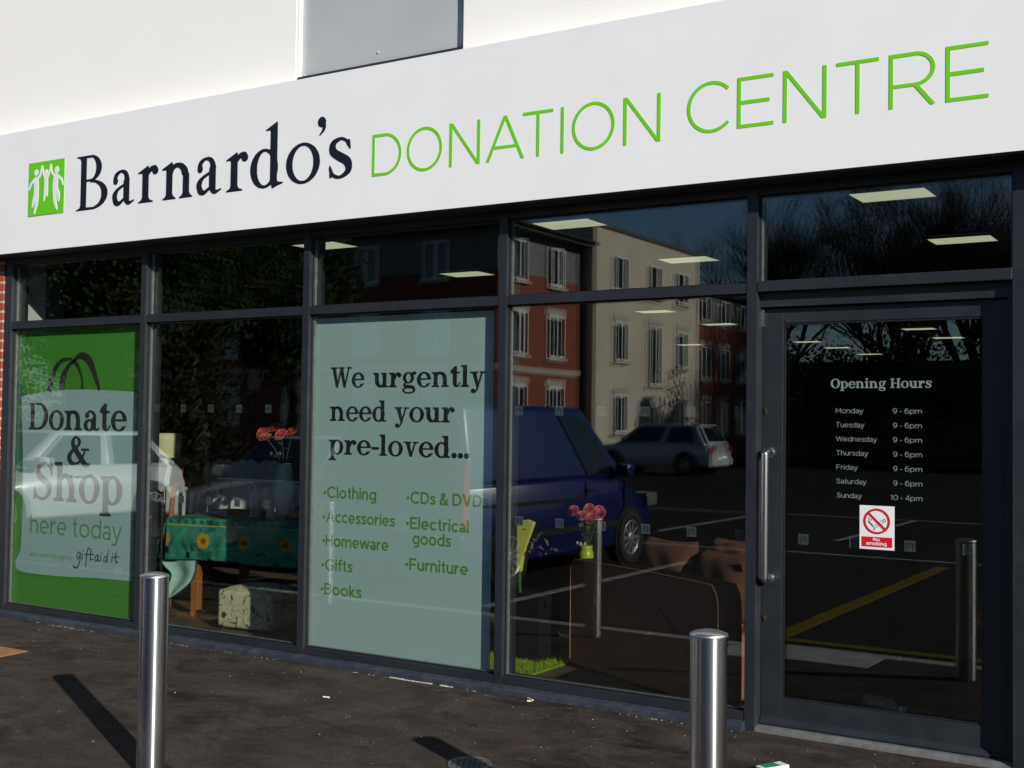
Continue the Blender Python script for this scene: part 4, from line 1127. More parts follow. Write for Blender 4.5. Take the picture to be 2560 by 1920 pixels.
# ================================================================ INSIDE THE SHOP
FZ = .03
LG = 'ceiling light panels in the shop'
def ceiling_light(x, y, label):
    T = thing('ceiling_light', label, 'ceiling light', (x, y, 2.955), 0, LG)
    MB().box(-.225, .225, -.16, .16, -.012, -.006).build('diffuser', M['lamp'], T)
    f = MB()
    for a, b, c, d in ((-.245, .245, -.18, -.1605), (-.245, .245, .1605, .18), (-.245, -.2255, -.16, .16), (.2255, .245, -.16, .16)): f.box(a, b, c, d, -.014, 0)
    f.build('frame', M['black_plastic'], T)
colname = {-6.5: 'left-hand column', -4.2: 'middle column', -1.92: 'right-hand column'}
for x, ys in ((-6.5, (1.71, 3.78, 8.01, 10.11, 11.9, 13.98, 15.65, 17.75)), (-4.2, (1.70, 3.79, 11.97, 13.87)), (-1.92, (1.68, 3.70)), (-8.64, (13.98,))):
    for i, y in enumerate(ys):
        nm = {-6.5: 'behind the pale poster window', -4.2: 'behind the window beside the door', -1.92: 'above the door'}.get(x, 'farthest left')
        ceiling_light(x, y, 'lit ceiling panel %s, number %s back in its row' % (nm, ordn[i] if i < 6 else ('seventh', 'eighth')[i - 6]) if x != -8.64 else 'lone lit ceiling panel in the row farthest left')

# dining table with sunflower cloth
TB = thing('dining_table', 'wooden dining table under a green sunflower cloth', 'table', (-7.01, .60, 0), R(13.6))
for x, y in ((.20, .06), (1.10, .06), (.20, .74), (1.10, .74)): bx('leg', M['wood'], TB, x - .032, x + .032, y - .032, y + .032, FZ, .72, bevel=.006)
bx('apron', M['wood'], TB, .18, 1.12, .04, .06, .62, .72); bx('apron', M['wood'], TB, .18, 1.12, .74, .76, .62, .72)
bx('table_top', M['wood'], TB, .0, 1.30, .0, .80, .72, .758, bevel=.006)
TC = thing('tablecloth', 'green sunflower print tablecloth hanging over the table edge', 'tablecloth', (-7.01, .60, .77), R(13.6))
mb = MB(); nx, nz = 60, 12
L = 1.36
vs = []; fs = []
for j in range(nz + 1):
    t = j / nz
    for i in range(nx + 1):
        x = -.02 + L * i / nx
        w = sin(x * 9.5) * .5 + sin(x * 17 + 1) * .3
        y = -.014 - .018 * t - .020 * t * w
        z = 0.0 - .312 * t + (.012 * (1 - cos(min(t * 8, pi / 2))) if t < .2 else 0) * 0
        vs.append((x, y, z + .012 * t * sin(x * 5)))
for j in range(nz):
    for i in range(nx): fs.append((j * (nx + 1) + i, (j + 1) * (nx + 1) + i, (j + 1) * (nx + 1) + i + 1, j * (nx + 1) + i + 1))
mb.add(vs, fs, True)
# top
mb.add([(-.02, -.014, 0), (L - .02, -.014, 0), (L - .02, .84, 0), (-.02, .84, 0)], [(0, 1, 2, 3)])
# left end hanging with gathered corner
n = 14; vs = []
for j in range(9):
    t = j / 8
    for i in range(n + 1):
        s = i / n; y = -.014 + .85 * s
        x = -.022 - .10 * t * (1 - s) ** 2 - .03 * t * (1 + sin(s * 15)) * .5
        vs.append((x, y - .02 * t * (1 - s), -.31 * t))
mb.add(vs, [(j * (n + 1) + i, j * (n + 1) + i + 1, (j + 1) * (n + 1) + i + 1, (j + 1) * (n + 1) + i) for j in range(8) for i in range(n)], True)
mb.build('cloth', M['cloth'], TC)
hm = MB(); hm.tube([(-.02 + L * i / 60, -.014 - .018 - .020 * (sin((-.02 + L * i / 60) * 9.5) * .5 + sin((-.02 + L * i / 60) * 17 + 1) * .3) - .001, -.314 + .012 * sin((-.02 + L * i / 60) * 5)) for i in range(61)], .0045, 6)
hm.build('hem', M['cloth_edge'], TC)
# turned-up pale corner hanging below
loc = Matrix.Translation(Vector((-7.01, .60, .77))) @ Matrix.Rotation(R(13.6), 4, 'Z')
li = loc.inverted()
def patch(pl, pr_, nu, nv, fy):
    """surface between two edge curves given as (x, z) lists of equal length"""
    a, b = smooth_path(pl, nv), smooth_path(pr_, nv); vs = []; n_ = len(a)
    for p_, q_ in zip(a, b):
        for i in range(nu + 1):
            t = i / nu; x = p_.x + (q_.x - p_.x) * t; z = p_.y + (q_.y - p_.y) * t; vs.append(li @ Vector((x, fy(t, z), z)))
    return vs, [(j * (nu + 1) + i, (j + 1) * (nu + 1) + i, (j + 1) * (nu + 1) + i + 1, j * (nu + 1) + i + 1) for j in range(n_ - 1) for i in range(nu)]
le = [(-7.084, .441), (-7.02, .395), (-6.952, .352), (-6.958, .30), (-6.99, .24), (-6.992, .168)]
re_ = [(-6.684, .470), (-6.680, .43), (-6.684, .385), (-6.724, .307), (-6.82, .235), (-6.93, .170)]
vs, fs = patch(le, re_, 8, 4, lambda t, z: .575 - .10 * (.45 - z) + .022 * sin(t * 5.5))
MB().add(vs, fs, True).build('turned_corner', M['cloth_back'], TC)
vs2, fs2 = patch([(-7.02, .40), (-6.99, .36), (-6.985, .30), (-6.992, .25)], [(-6.955, .36), (-6.946, .34), (-6.95, .30), (-6.985, .25)], 4, 4, lambda t, z: .60 - .10 * (.45 - z))
MB().add(vs2, fs2, True).build('corner_fold', M['cloth'], TC)
edge = [vs[j * 9 + 8] for j in range(len(vs) // 9)] + [vs[-9]]
hm = MB(); hm.tube([v + Vector((0, -.003, 0)) for v in edge], .0055, 6)
hm.tube([vs[j * 9] + Vector((0, -.003, 0)) for j in range(len(vs) // 9)], .0045, 6)
hm.build('corner_hem', M['cloth_edge'], TC)

# chair behind the table
CH = thing('dining_chair', 'wooden slatted back chair pushed up behind the table', 'chair', (-7.585, 1.32, 0), R(4))
for s in (-1, 1):
    MB().tube([(s * .215, 0, FZ), (s * .215, 0, .45), (s * .213, .01, .7), (s * .205, .035, .955)], [.021, .022, .021, .018], 10).build('back_post', M['wood'], CH)
    bx('front_leg', M['wood'], CH, s * .20 - .02, s * .20 + .02, -.42, -.38, FZ, .44, bevel=.004)
bx('seat', M['wood'], CH, -.23, .23, -.43, .02, .44, .475, bevel=.01)
mb = MB(); pr = smooth_path([(-.225, .935), (-.15, .99), (0, 1.03), (.15, .99), (.225, .935), (.20, .90), (.1, .955), (0, .965), (-.1, .955), (-.2, .90)], 4)
mb.prism([(v.x, v.y) for v in pr], .02, .048); mb.build('top_rail', M['wood'], CH)
bx('lower_rail', M['wood'], CH, -.205, .205, .0, .022, .56, .60)
for i in range(4):
    x = -.125 + .083 * i; MB().tube([(x * .9, .011, .60), (x, .024, .80), (x * 1.02, .034, .955)], [.015, .017, .015], 8).build('slat', M['wood'], CH)

# pouffe
PF = thing('pouffe', 'square pouffe covered in cream scroll and flower fabric', 'pouffe', (-6.09, .62, FZ), R(7))
mb = MB(); mb.box(-.235, .235, -.20, .20, .012, .285); o = mb.build('upholstered_body', M['pouffe'], PF, .035, 4)
top = MB(); n = 10; vs = []
for j in range(n + 1):
    for i in range(n + 1):
        u, v = i / n * 2 - 1, j / n * 2 - 1; vs.append((u * .226, v * .19, .278 + .034 * (1 - u ** 4) * (1 - v ** 4)))
top.add(vs, [(j * (n + 1) + i, j * (n + 1) + i + 1, (j + 1) * (n + 1) + i + 1, (j + 1) * (n + 1) + i) for j in range(n) for i in range(n)], True)
top.build('cushion_top', M['pouffe'], PF)
for x, y in ((-.2, -.16), (.2, -.16), (-.2, .16), (.2, .16)): MB().lathe([(.018, 0), (.022, .014)], c=(x, y, 0), n=10).build('foot', M['wood_dark'], PF)

# things on the table
def rz(r0): return r0
V = thing('tall_vase', 'tall cream vase of salmon silk roses on the dining table', 'vase', (-6.535, 1.32, .772))
MB().lathe([(.052, 0), (.058, .01), (.066, .07), (.078, .17), (.079, .22), (.070, .32), (.056, .39), (.054, .40), (.048, .395), (.05, .36)], n=28, capt=False).build('vase_body', M['china'], V)
def rose(parent, c, s=1.0, tilt=.3, seed=0):
    rg = random.Random(seed); mb = MB()
    for ring, (nn, r0, up, op) in enumerate(((3, .008, .028, .1), (5, .016, .026, .45), (6, .025, .020, .85), (7, .034, .010, 1.25))):
        for i in range(nn):
            a = 2 * pi * i / nn + ring * .7 + rg.uniform(-.2, .2)
            m_ = Matrix.Translation(c) @ Matrix.Rotation(tilt, 4, 'X') @ Matrix.Rotation(a, 4, 'Z')
            w = .017 * s * (1 + ring * .25); h = .030 * s
            vs = []
            for q in range(3):
                for pz in range(3):
                    t = pz / 2; y = (q - 1) * w * (1 - .35 * t * t + .2 * t); x = (r0 * s * .6 + t * sin(op) * h - abs(q - 1) * .006 * s); z = t * cos(op) * h + (.004 * s if q == 1 else 0)
                    vs.append(m_ @ Vector((x, y, z)))
            mb.add(vs, [(q * 3 + z, q * 3 + z + 1, (q + 1) * 3 + z + 1, (q + 1) * 3 + z) for q in range(2) for z in range(2)], True)
    return mb.build('rose', M['petal'], parent)
def leaf_mesh(parent, pts_, size, seed=0, name='leaf'):
    rg = random.Random(seed); mb = MB()
    for p in pts_:
        m_ = Matrix.Translation(p) @ Matrix.Rotation(rg.uniform(0, 6.3), 4, 'Z') @ Matrix.Rotation(rg.uniform(-.9, .6), 4, 'Y')
        s = size * rg.uniform(.8, 1.25)
        vs = [m_ @ Vector(v) for v in ((0, 0, 0), (s * .35, s * .3, -.002), (s * .8, s * .22, 0), (s, 0, -.01), (s * .8, -s * .22, 0), (s * .35, -s * .3, -.002), (s * .5, 0, .006))]
        mb.add(vs, [(0, 6, 1), (1, 6, 2), (2, 6, 3), (3, 6, 4), (4, 6, 5), (5, 6, 0)], True)
    return mb.build(name, M['leaf'], parent)
for i, (dx, dy, dz) in enumerate(((-.235, .0, .635), (-.135, .03, .675), (-.02, -.02, .625), (.055, .03, .655), (-.18, -.03, .60))):
    rose(V, Vector((dx, dy, dz)), 1.15, R(55) * random.uniform(.6, 1.1), i)
    MB().tube([(dx * .1, dy * .1, .39), (dx * .5, dy * .5, .52), (dx, dy, dz)], .003, 5).build('flower_stem', M['stem'], V)
leaf_mesh(V, [(-.19, 0, .58), (-.1, .02, .60), (-.06, -.02, .57), (.0, 0, .58), (-.15, .02, .55), (-.03, .02, .52)], .06, 3)
mb = MB()
for x, z, a in ((-.085, .475, .3), (-.045, .462, -.2), (-.025, .47, -.4), (.005, .476, .1)): mb.box(-.012, .012, -.001, .001, -.014, .014, Matrix.Translation((x, -.06, z)) @ Matrix.Rotation(a, 4, 'Y'))
mb.build('paper_tag', M['tag'], V)
def mill(x, y, label):
    T = thing('pepper_mill', label, 'pepper mill', (x, y, .7705), 0, 'pepper mills on the table')
    MB().lathe([(.034, 0), (.035, .012), (.032, .018), (.035, .03), (.034, .045), (.029, .06), (.031, .075), (.024, .085), (.026, .098)], n=24).build('mill_body', M['wood_pale'], T)
    MB().lathe([(.022, .1), (.029, .112), (.030, .128), (.020, .142), (.014, .147), (.018, .155), (.014, .166), (.004, .17)], n=24).build('mill_head', M['wood_pale'], T)
mill(-6.515, 1.00, 'pale wooden pepper mill nearer the wine glass'); mill(-6.373, 1.0, 'pale wooden pepper mill nearer the tall vase')
def wineglass(x, y, s, label):
    T = thing('wine_glass', label, 'wine glass', (x, y, .7705), 0, 'wine glasses on the table')
    MB().lathe([(.033 * s, .001), (.03 * s, .004), (.004, .012), (.0035, .09 * s), (.006, .10 * s)], n=20, capt=False).build('glass_foot', M['clear'], T)
    MB().lathe([(.006, .10 * s), (.03 * s, .118 * s), (.041 * s, .15 * s), (.040 * s, .185 * s), (.033 * s, .235 * s), (.032 * s, .235 * s), (.039 * s, .185 * s), (.040 * s, .15 * s), (.029 * s, .12 * s)], n=24, capt=False, capb=False).build('bowl', M['clear'], T)
wineglass(-7.03, 1.10, 1.0, 'stemmed wine glass by the chair end of the table'); wineglass(-6.72, 1.30, 1.02, 'stemmed wine glass behind the pepper mills')
T = thing('candle_holder', 'openwork white candle holder between wine glass and pepper mill', 'candle holder', (-6.612, 1.05, .7705))
MB().lathe([(.03, 0), (.012, .012), (.010, .05), (.02, .08), (.008, .11), (.012, .15), (.018, .17)], n=16).build('stem', M['china'], T)
mb = MB(); mb.tube([(.032 * cos(t), 0, .208 + .032 * sin(t)) for t in [2 * pi * i / 16 for i in range(17)]], .009, 8); mb.build('ring_top', M['china'], T)
T = thing('black_bowl', 'shallow black glass bowl at the centre of the table', 'bowl', (-6.86, 1.06, .7705))
MB().lathe([(.03, .0), (.10, .012), (.14, .035), (.145, .037), (.138, .032), (.09, .014), (.02, .006)], n=32, capt=True).build('bowl_body', M['car_glass'], T)
T = thing('wooden_tray', 'dark wooden tray with a brown box at the far end of the table', 'tray', (-6.20, 1.12, .7705), R(13))
bx('tray_base', M['wood_dark'], T, -.13, .14, -.09, .09, 0, .012); bx('tray_box', M['wood_pale'], T, -.05, .12, -.05, .07, .0125, .115, bevel=.004)

# floor lamp with cream shade, left
T = thing('floor_lamp', 'floor lamp with a ribbed cream drum shade behind the chair', 'lamp', (-8.0, 1.42, FZ))
MB().lathe([(.13, 0), (.13, .02), (.02, .03), (.012, .05), (.012, 1.16)], n=24, capt=False).build('stand', M['brass'], T)
MB().lathe([(.125, 1.15), (.13, 1.16), (.122, 1.18), (.13, 1.2), (.135, 1.30), (.14, 1.32), (.135, 1.335), (.14, 1.36)], n=30, capt=False, capb=False).build('shade', M['shade'], T)
# garments hanging
HR = thing('clothes_rail', 'low black clothes rail behind the chair', 'clothes rail', (-7.9, 2.1, FZ), R(8))
MB().tube([(-.75, 0, 0), (-.75, 0, 1.12), (-.70, 0, 1.16), (.70, 0, 1.16), (.75, 0, 1.12), (.75, 0, 0)], .013, 8).build('rail', M['black_plastic'], HR)
for i, (x, mt, h, lb) in enumerate(((-.55, 'linen', .62, 'white linen shirt at the window end of the clothes rail'), (-.30, 'ink_brown', .55, 'dark garment second along the clothes rail'), (-.08, 'linen', .58, 'white linen blouse hanging mid way on the clothes rail'), (.18, 'blouse', .5, 'pale pink blouse hanging near the rail end'), (.42, 'linen', .5, 'short white top at the far end of the rail'))):
    T = thing('hanging_garment', lb, 'garment', (-7.9 + x * .99, 2.1 + x * .139, 1.19), R(20), 'garments on the clothes rail')
    MB().tube([(0, 0, 0), (0.012, 0, .02), (0, 0, .035), (-.01, 0, .02)], .002, 5).build('hook', M['chrome'], T)
    pr = [(-.03, -.03), (-.18, -.10), (-.24, -.28), (-.17, -.30), (-.14, -.2), (-.15, -h), (.15, -h + .02), (.14, -.2), (.17, -.3), (.24, -.28), (.18, -.1), (.03, -.03), (0, -.06)]
    MB().prism(pr, -.025, .025).build('fabric', M[mt], T, .008)
T = thing('folded_blouse', 'pale pink blouse draped on a small black stand by the glass', 'garment', (-7.0, .50, 0))
pr = [(-.155, .90), (-.16, 1.22), (-.10, 1.27), (-.06, 1.24), (-.03, 1.18), (.02, 1.22), (.10, 1.215), (.16, 1.16), (.13, 1.08), (.12, 1.02), (.05, .96), (.0, .99), (-.09, .94), (-.12, .88)]
mb = MB(); mb.prism([(x * .75 - .06, z) for x, z in pr], .0, .05); mb.build('fabric', M['blouse'], T, .012, 3)
MB().tube([(-.06, .06, FZ), (-.06, .06, 1.2)], .012, 8).lathe([(.12, FZ), (.12, FZ + .015)], c=(-.06, .06, 0), n=20).build('stand', M['black_plastic'], T)

# shelves at the back of the window bay
SH = thing('shelf_unit', 'dark shelf unit with two long shelves deep in the shop', 'shelves', (-9.9, 4.2, FZ))
bx('back_board', M['int_unlit'], SH, -1.7, 1.7, .30, .33, 0, 2.3)
for z in (.55, 1.0, 1.44, 1.80): bx('shelf', M['wood_dark'], SH, -1.7, 1.7, 0, .299, z, z + .025)
for x in (-1.72, 1.701): bx('upright', M['wood_dark'], SH, x, x + .025, 0, .33, 0, 2.3)
for i, (x, z, r1, h, mt, lb) in enumerate(((.10, 1.855, .085, .24, 'china', 'cream jug on the top shelf deep in the shop'), (-.9, 1.495, .06, .16, 'plastic', 'grey glass jar on the middle shelf'), (.55, 1.495, .05, .2, 'china', 'cream bottle vase on the middle shelf'))):
    T = thing('shelf_jug', lb, 'jug', (-9.9 + x, 4.33, z + .001), 0, 'crockery on the shelf unit')
    MB().lathe([(r1 * .7, 0), (r1, h * .3), (r1 * .95, h * .6), (r1 * .6, h * .85), (r1 * .65, h)], n=20, capt=False).build('jug_body', M[mt], T)
    if i == 0: MB().tube(smooth_path([(r1 * .6, 0, h * .9), (r1 * 1.5, 0, h * .8), (r1 * 1.45, 0, h * .45), (r1 * .95, 0, h * .4)], 5), .01, 8).build('handle', M[mt], T)

# sofa with its back to the window
SO = thing('sofa', 'rust brown fabric sofa with its broad back panel to the window', 'sofa', (-3.61, .72, 0), R(-27))
sp_ = [(v.x, v.y) for v in smooth_path([(0, .08), (.0, .54), (.006, .645), (.035, .683), (.10, .69), (.66, .695), (1.26, .69), (1.33, .672), (1.362, .62), (1.37, .5), (1.37, .08), (1.34, .06), (.03, .06), (0, .08)], 3)[:-1]]
MB().prism(sp_, 0, .16).build('back_panel', M['sofa'], SO, .014, 3)
MB().tube([(x, -.002, z) for x, z in sp_[:31]], .004, 6).build('piping', M['sofa_piping'], SO)
bx('seat_base', M['sofa'], SO, .02, 1.35, .165, .46, .07, .42, bevel=.03, seg=3)
for i in range(2): bx('seat_cushion', M['sofa'], SO, .05 + .64 * i, .67 + .64 * i, .20, .46, .425, .56, bevel=.05, seg=4)
for x in (-.13,): MB().box(x, x + .12, .17, .46, .07, .58).build('arm', M['sofa'], SO, .05, 4)
def cushion(name, m, parent, cx, cy_, cz, w, d, h, tilt=0.0, rz_=0.0):
    n = 14; vs = []; m_ = Matrix.Translation((cx, cy_, cz)) @ Matrix.Rotation(rz_, 4, 'Z') @ Matrix.Rotation(tilt, 4, 'X'); mb = MB()
    for s_ in (-1, 1):
        vs = []
        for j in range(n + 1):
            for i in range(n + 1):
                u, v = i / n * 2 - 1, j / n * 2 - 1
                e = max(0, (1 - u ** 4) * (1 - v ** 4)) ** .55; pin = 1 - .07 * (1 - abs(u)) * 0 - .06 * (1 - (u * u - 1) ** 2 * 0) * (v * v) * 0
                ex = u * (1 - .08 * (1 - v * v) * abs(u)); ez = v * (1 - .08 * (1 - u * u) * abs(v))
                vs.append(m_ @ Vector((ex * w / 2, s_ * d / 2 * e + .004 * sin(u * 7 + v * 5), ez * h / 2)))
        f = [(j * (n + 1) + i, j * (n + 1) + i + 1, (j + 1) * (n + 1) + i + 1, (j + 1) * (n + 1) + i) for j in range(n) for i in range(n)]
        mb.add(vs, f if s_ < 0 else [q[::-1] for q in f], True)
    return mb.build(name, m, parent)
cushion('back_cushion', M['armchair'], SO, .62, .27, .66, .46, .17, .40, -.12, .05); cushion('back_cushion', M['armchair'], SO, 1.10, .27, .64, .46, .18, .38, -.18, -.04)
for x, y in ((.05, .04), (1.32, .04), (.05, .42), (1.32, .42)): MB().lathe([(.02, FZ), (.025, .065)], c=(x, y, 0), n=10).build('foot', M['black_plastic'], SO)
AR = thing('armchair', 'narrow rust and black fabric armchair between the sofa and the door', 'armchair', (-2.47, .40, 0), R(-20))
MB().box(-.06, .05, .0, .32, .09, .66).build('arm', M['sofa_dark'], AR, .045, 4)
MB().tube(smooth_path([(.054, -.004, .10), (.054, -.004, .5), (.03, -.005, .645), (-.03, .0, .672), (-.10, .05, .70)], 5), .005, 6).build('piping', M['sofa_piping'], AR)
MB().box(.056, .12, .03, .30, .09, .62).build('side_panel', M['armchair'], AR, .04, 4)
cushion('throw_cushion', M['armchair'], AR, -.10, .18, .74, .34, .17, .30, -.25, .1)
for x, y in ((-.03, .04), (.1, .06), (-.03, .28), (.1, .26)): MB().lathe([(.02, FZ), (.022, .095)], c=(x, y, 0), n=10).build('foot', M['black_plastic'], AR)

GV = thing('lime_vase', 'small lime green vase of salmon silk roses showing above the sofa back', 'vase', (-3.677, 1.04, .6265))
MB().lathe([(.046, 0), (.048, .006), (.047, .066), (.041, .080), (.037, .086), (.040, .092), (.040, .114), (.035, .114), (.034, .09)], n=28, capt=False).build('vase_body', M['lime_glaze'], GV)
def up(z): return 1.519 - (1.519 - (z + .44)) * 1.006 - .6265
for i, (dx, dy, dz) in enumerate(((-.085, 0, .515), (-.015, -.03, .490), (.035, -.01, .475), (.085, .01, .505), (.06, .04, .52), (.0, .03, .53))):
    rose(GV, Vector((dx * 1.12, dy, up(dz))), .86, R(62) * random.uniform(.7, 1.1), 20 + i)
    MB().tube([(dx * .1, dy * .1, .09), (dx * .6, dy * .6, up(dz) - .10), (dx, dy, up(dz))], .0025, 5).build('flower_stem', M['stem'], GV)
leaf_mesh(GV, [(x, y, up(z)) for x, y, z in ((-.07, 0, .40), (-.03, -.03, .42), (.02, -.03, .41), (.06, -.02, .44), (.09, 0, .46), (-.05, 0, .36), (.01, -.02, .36), (-.08, -.02, .33), (.04, 0, .38), (.1, .01, .42), (-.02, -.03, .45), (.0, .0, .35))], .055, 9)
mb = MB()
for x, z in ((-.05, .122), (-.025, .117), (.005, .119)): mb.box(x, x + .014, -.043, -.041, z, z + .018)
mb.build('paper_tag', M['tag'], GV)
ST = thing('side_table', 'small dark round side table holding the lime vase behind the sofa', 'side table', (-3.677, 1.04, 0))
MB().lathe([(.13, .602), (.13, .625)], n=30).build('table_top', M['wood_dark'], ST)
MB().lathe([(.11, FZ), (.11, FZ + .02), (.02, .06), (.018, .601)], n=20).build('pedestal', M['wood_dark'], ST)
YB = thing('yellow_wrap', 'lemon yellow paper wrapped bunch of dried gold leaves', 'dried flowers', (-3.95, .72, .45))
MB().tube([(-.03, .005, .0), (-.035, .005, .14)], .012, 8).build('stalk', M['stem'], YB)
MB().prism([(-.05, .13), (-.06, .43), (-.02, .455), (.03, .46), (.075, .445), (.055, .39), (.03, .33), (.0, .25), (-.02, .13)], -.01, .02).build('paper_wrap', M['yellow'], YB, .004)
rg = random.Random(5); mb = MB()
for i in range(26):
    p = Vector((.06 + rg.uniform(-.03, .12), rg.uniform(-.02, .06), .30 + rg.uniform(-.05, .07))); a = rg.uniform(0, 6.3); s = rg.uniform(.03, .07)
    m_ = Matrix.Translation(p) @ Matrix.Rotation(a, 4, 'Z') @ Matrix.Rotation(rg.uniform(-1, 1), 4, 'Y')
    mb.add([m_ @ Vector(v) for v in ((0, 0, 0), (s * .5, s * .2, .01), (s, 0, 0), (s * .5, -s * .2, .01))], [(0, 1, 2, 3)], True)
mb.build('leaf', M['foil'], YB)
PB = thing('display_plinth', 'dark display plinth under the yellow wrapped bunch', 'plinth', (-3.93, .76, 0)); bx('plinth_body', M['sofa_dark'], PB, -.13, .13, -.1, .16, FZ, .449, bevel=.006)
# artificial grass mat
rg = random.Random(11); mb = MB(); mb.box(-4.55, -3.66, .29, 1.15, FZ + .001, FZ + .008)
for i in range(9000):
    x, y = rg.uniform(-4.54, -3.67), rg.uniform(.295, 1.14)
    if i < 4500: x, y = rg.uniform(-4.2, -3.66), rg.uniform(.295, .62)
    h = rg.uniform(.012, .036); a = rg.uniform(0, pi); w = .003; lx, ly = rg.uniform(-.022, .022), rg.uniform(-.022, .022)
    mb.add([(x - w * cos(a), y - w * sin(a), FZ + .007), (x + w * cos(a), y + w * sin(a), FZ + .007), (x + lx, y + ly, FZ + .007 + h)], [(0, 1, 2)])
tag(mb.build('grass_mat', M['grass_mat']), 'artificial grass mat on the floor beside the sofa', 'mat')
T = thing('plastic_bottle', 'crushed clear plastic bottle lying on the floor inside the door', 'bottle', (-1.70, .62, FZ), R(-25))
mp = Matrix.Translation((0, 0, .045)) @ Matrix.Rotation(R(90), 4, 'Y')
MB().lathe([(.03, -.10), (.045, -.085), (.042, -.03), (.046, .0), (.04, .04), (.044, .07), (.02, .11), (.016, .13)], n=18, mtx=mp).build('bottle_body', M['plastic'], T)
MB().lathe([(.018, .1305), (.018, .148)], n=14, mtx=mp).build('bottle_cap', M['paper'], T)
FLOOR_SHADE = tag(MB().box(-3.51, -.9, .17, 2.4, FZ + .001, FZ + .010).build('floor_shade_sheet', M['sofa_dark']), 'large black sheet added as shade on the shop floor inside the door', 'shade sheet')  # added black sheet stands in for shade on the floor boards

# ================================================================ OUTSIDE, MIRRORED IN THE GLASS
def wheel(parent, x, y, r=.31, side=1):
    T = bpy.data.objects.new('wheel', None); COL.objects.link(T); T.parent = parent; T.location = (x, y, r)
    m_ = Matrix.Rotation(R(-90 * side), 4, 'X')
    MB().lathe([(r * .66, -.10), (r * .97, -.10), (r, -.085), (r, .085), (r * .97, .10), (r * .66, .10), (r * .64, .04)], n=32, capt=False, capb=False, mtx=m_).build('tyre', M['tyre'], T)
    mb = MB(); mb.lathe([(r * .64, .02), (r * .66, .098), (r * .60, .102), (r * .57, .07)], n=32, capt=False, capb=False, mtx=m_); mb.lathe([(.075, .05), (.07, .095), (.03, .10)], n=20, capb=False, mtx=m_)
    for i in range(10):
        a = 2 * pi * i / 10; q = m_ @ Matrix.Rotation(a, 4, 'Z'); mb.box(.05, r * .61, -.017, .017, .06, .094, q)
    mb.build('rim', M['rim'], T)
    MB().lathe([(r * .62, .015), (r * .62, .03)], n=24, mtx=m_).build('brake_disc', M['tyre'], T)
def loft(st, n=6):
    """st: list of (x, z0, z1, halfwidth, roundness); closed body of rounded sections"""
    vs = []; fs = []; k = 0
    for x, z0, z1, w, rd in st:
        ring = []
        h = z1 - z0
        for y, z in ((-w + rd * .6, z0), (-w, z0 + rd * .5), (-w, z0 + h * .55), (-w + rd * .25, z1 - rd), (-w + rd * 1.4, z1 - rd * .15), (-w * .4, z1), (w * .4, z1), (w - rd * 1.4, z1 - rd * .15), (w - rd * .25, z1 - rd), (w, z0 + h * .55), (w, z0 + rd * .5), (w - rd * .6, z0)): ring.append((x, y, z))
        vs += ring; k = len(ring)
    for j in range(len(st) - 1):
        for i in range(k): fs.append((j * k + i, (j + 1) * k + i, (j + 1) * k + (i + 1) % k, j * k + (i + 1) % k))
    fs.append(list(range(k - 1, -1, -1))[::-1][::-1]); fs.append([(len(st) - 1) * k + i for i in range(k)])
    return MB().add(vs, fs, True)
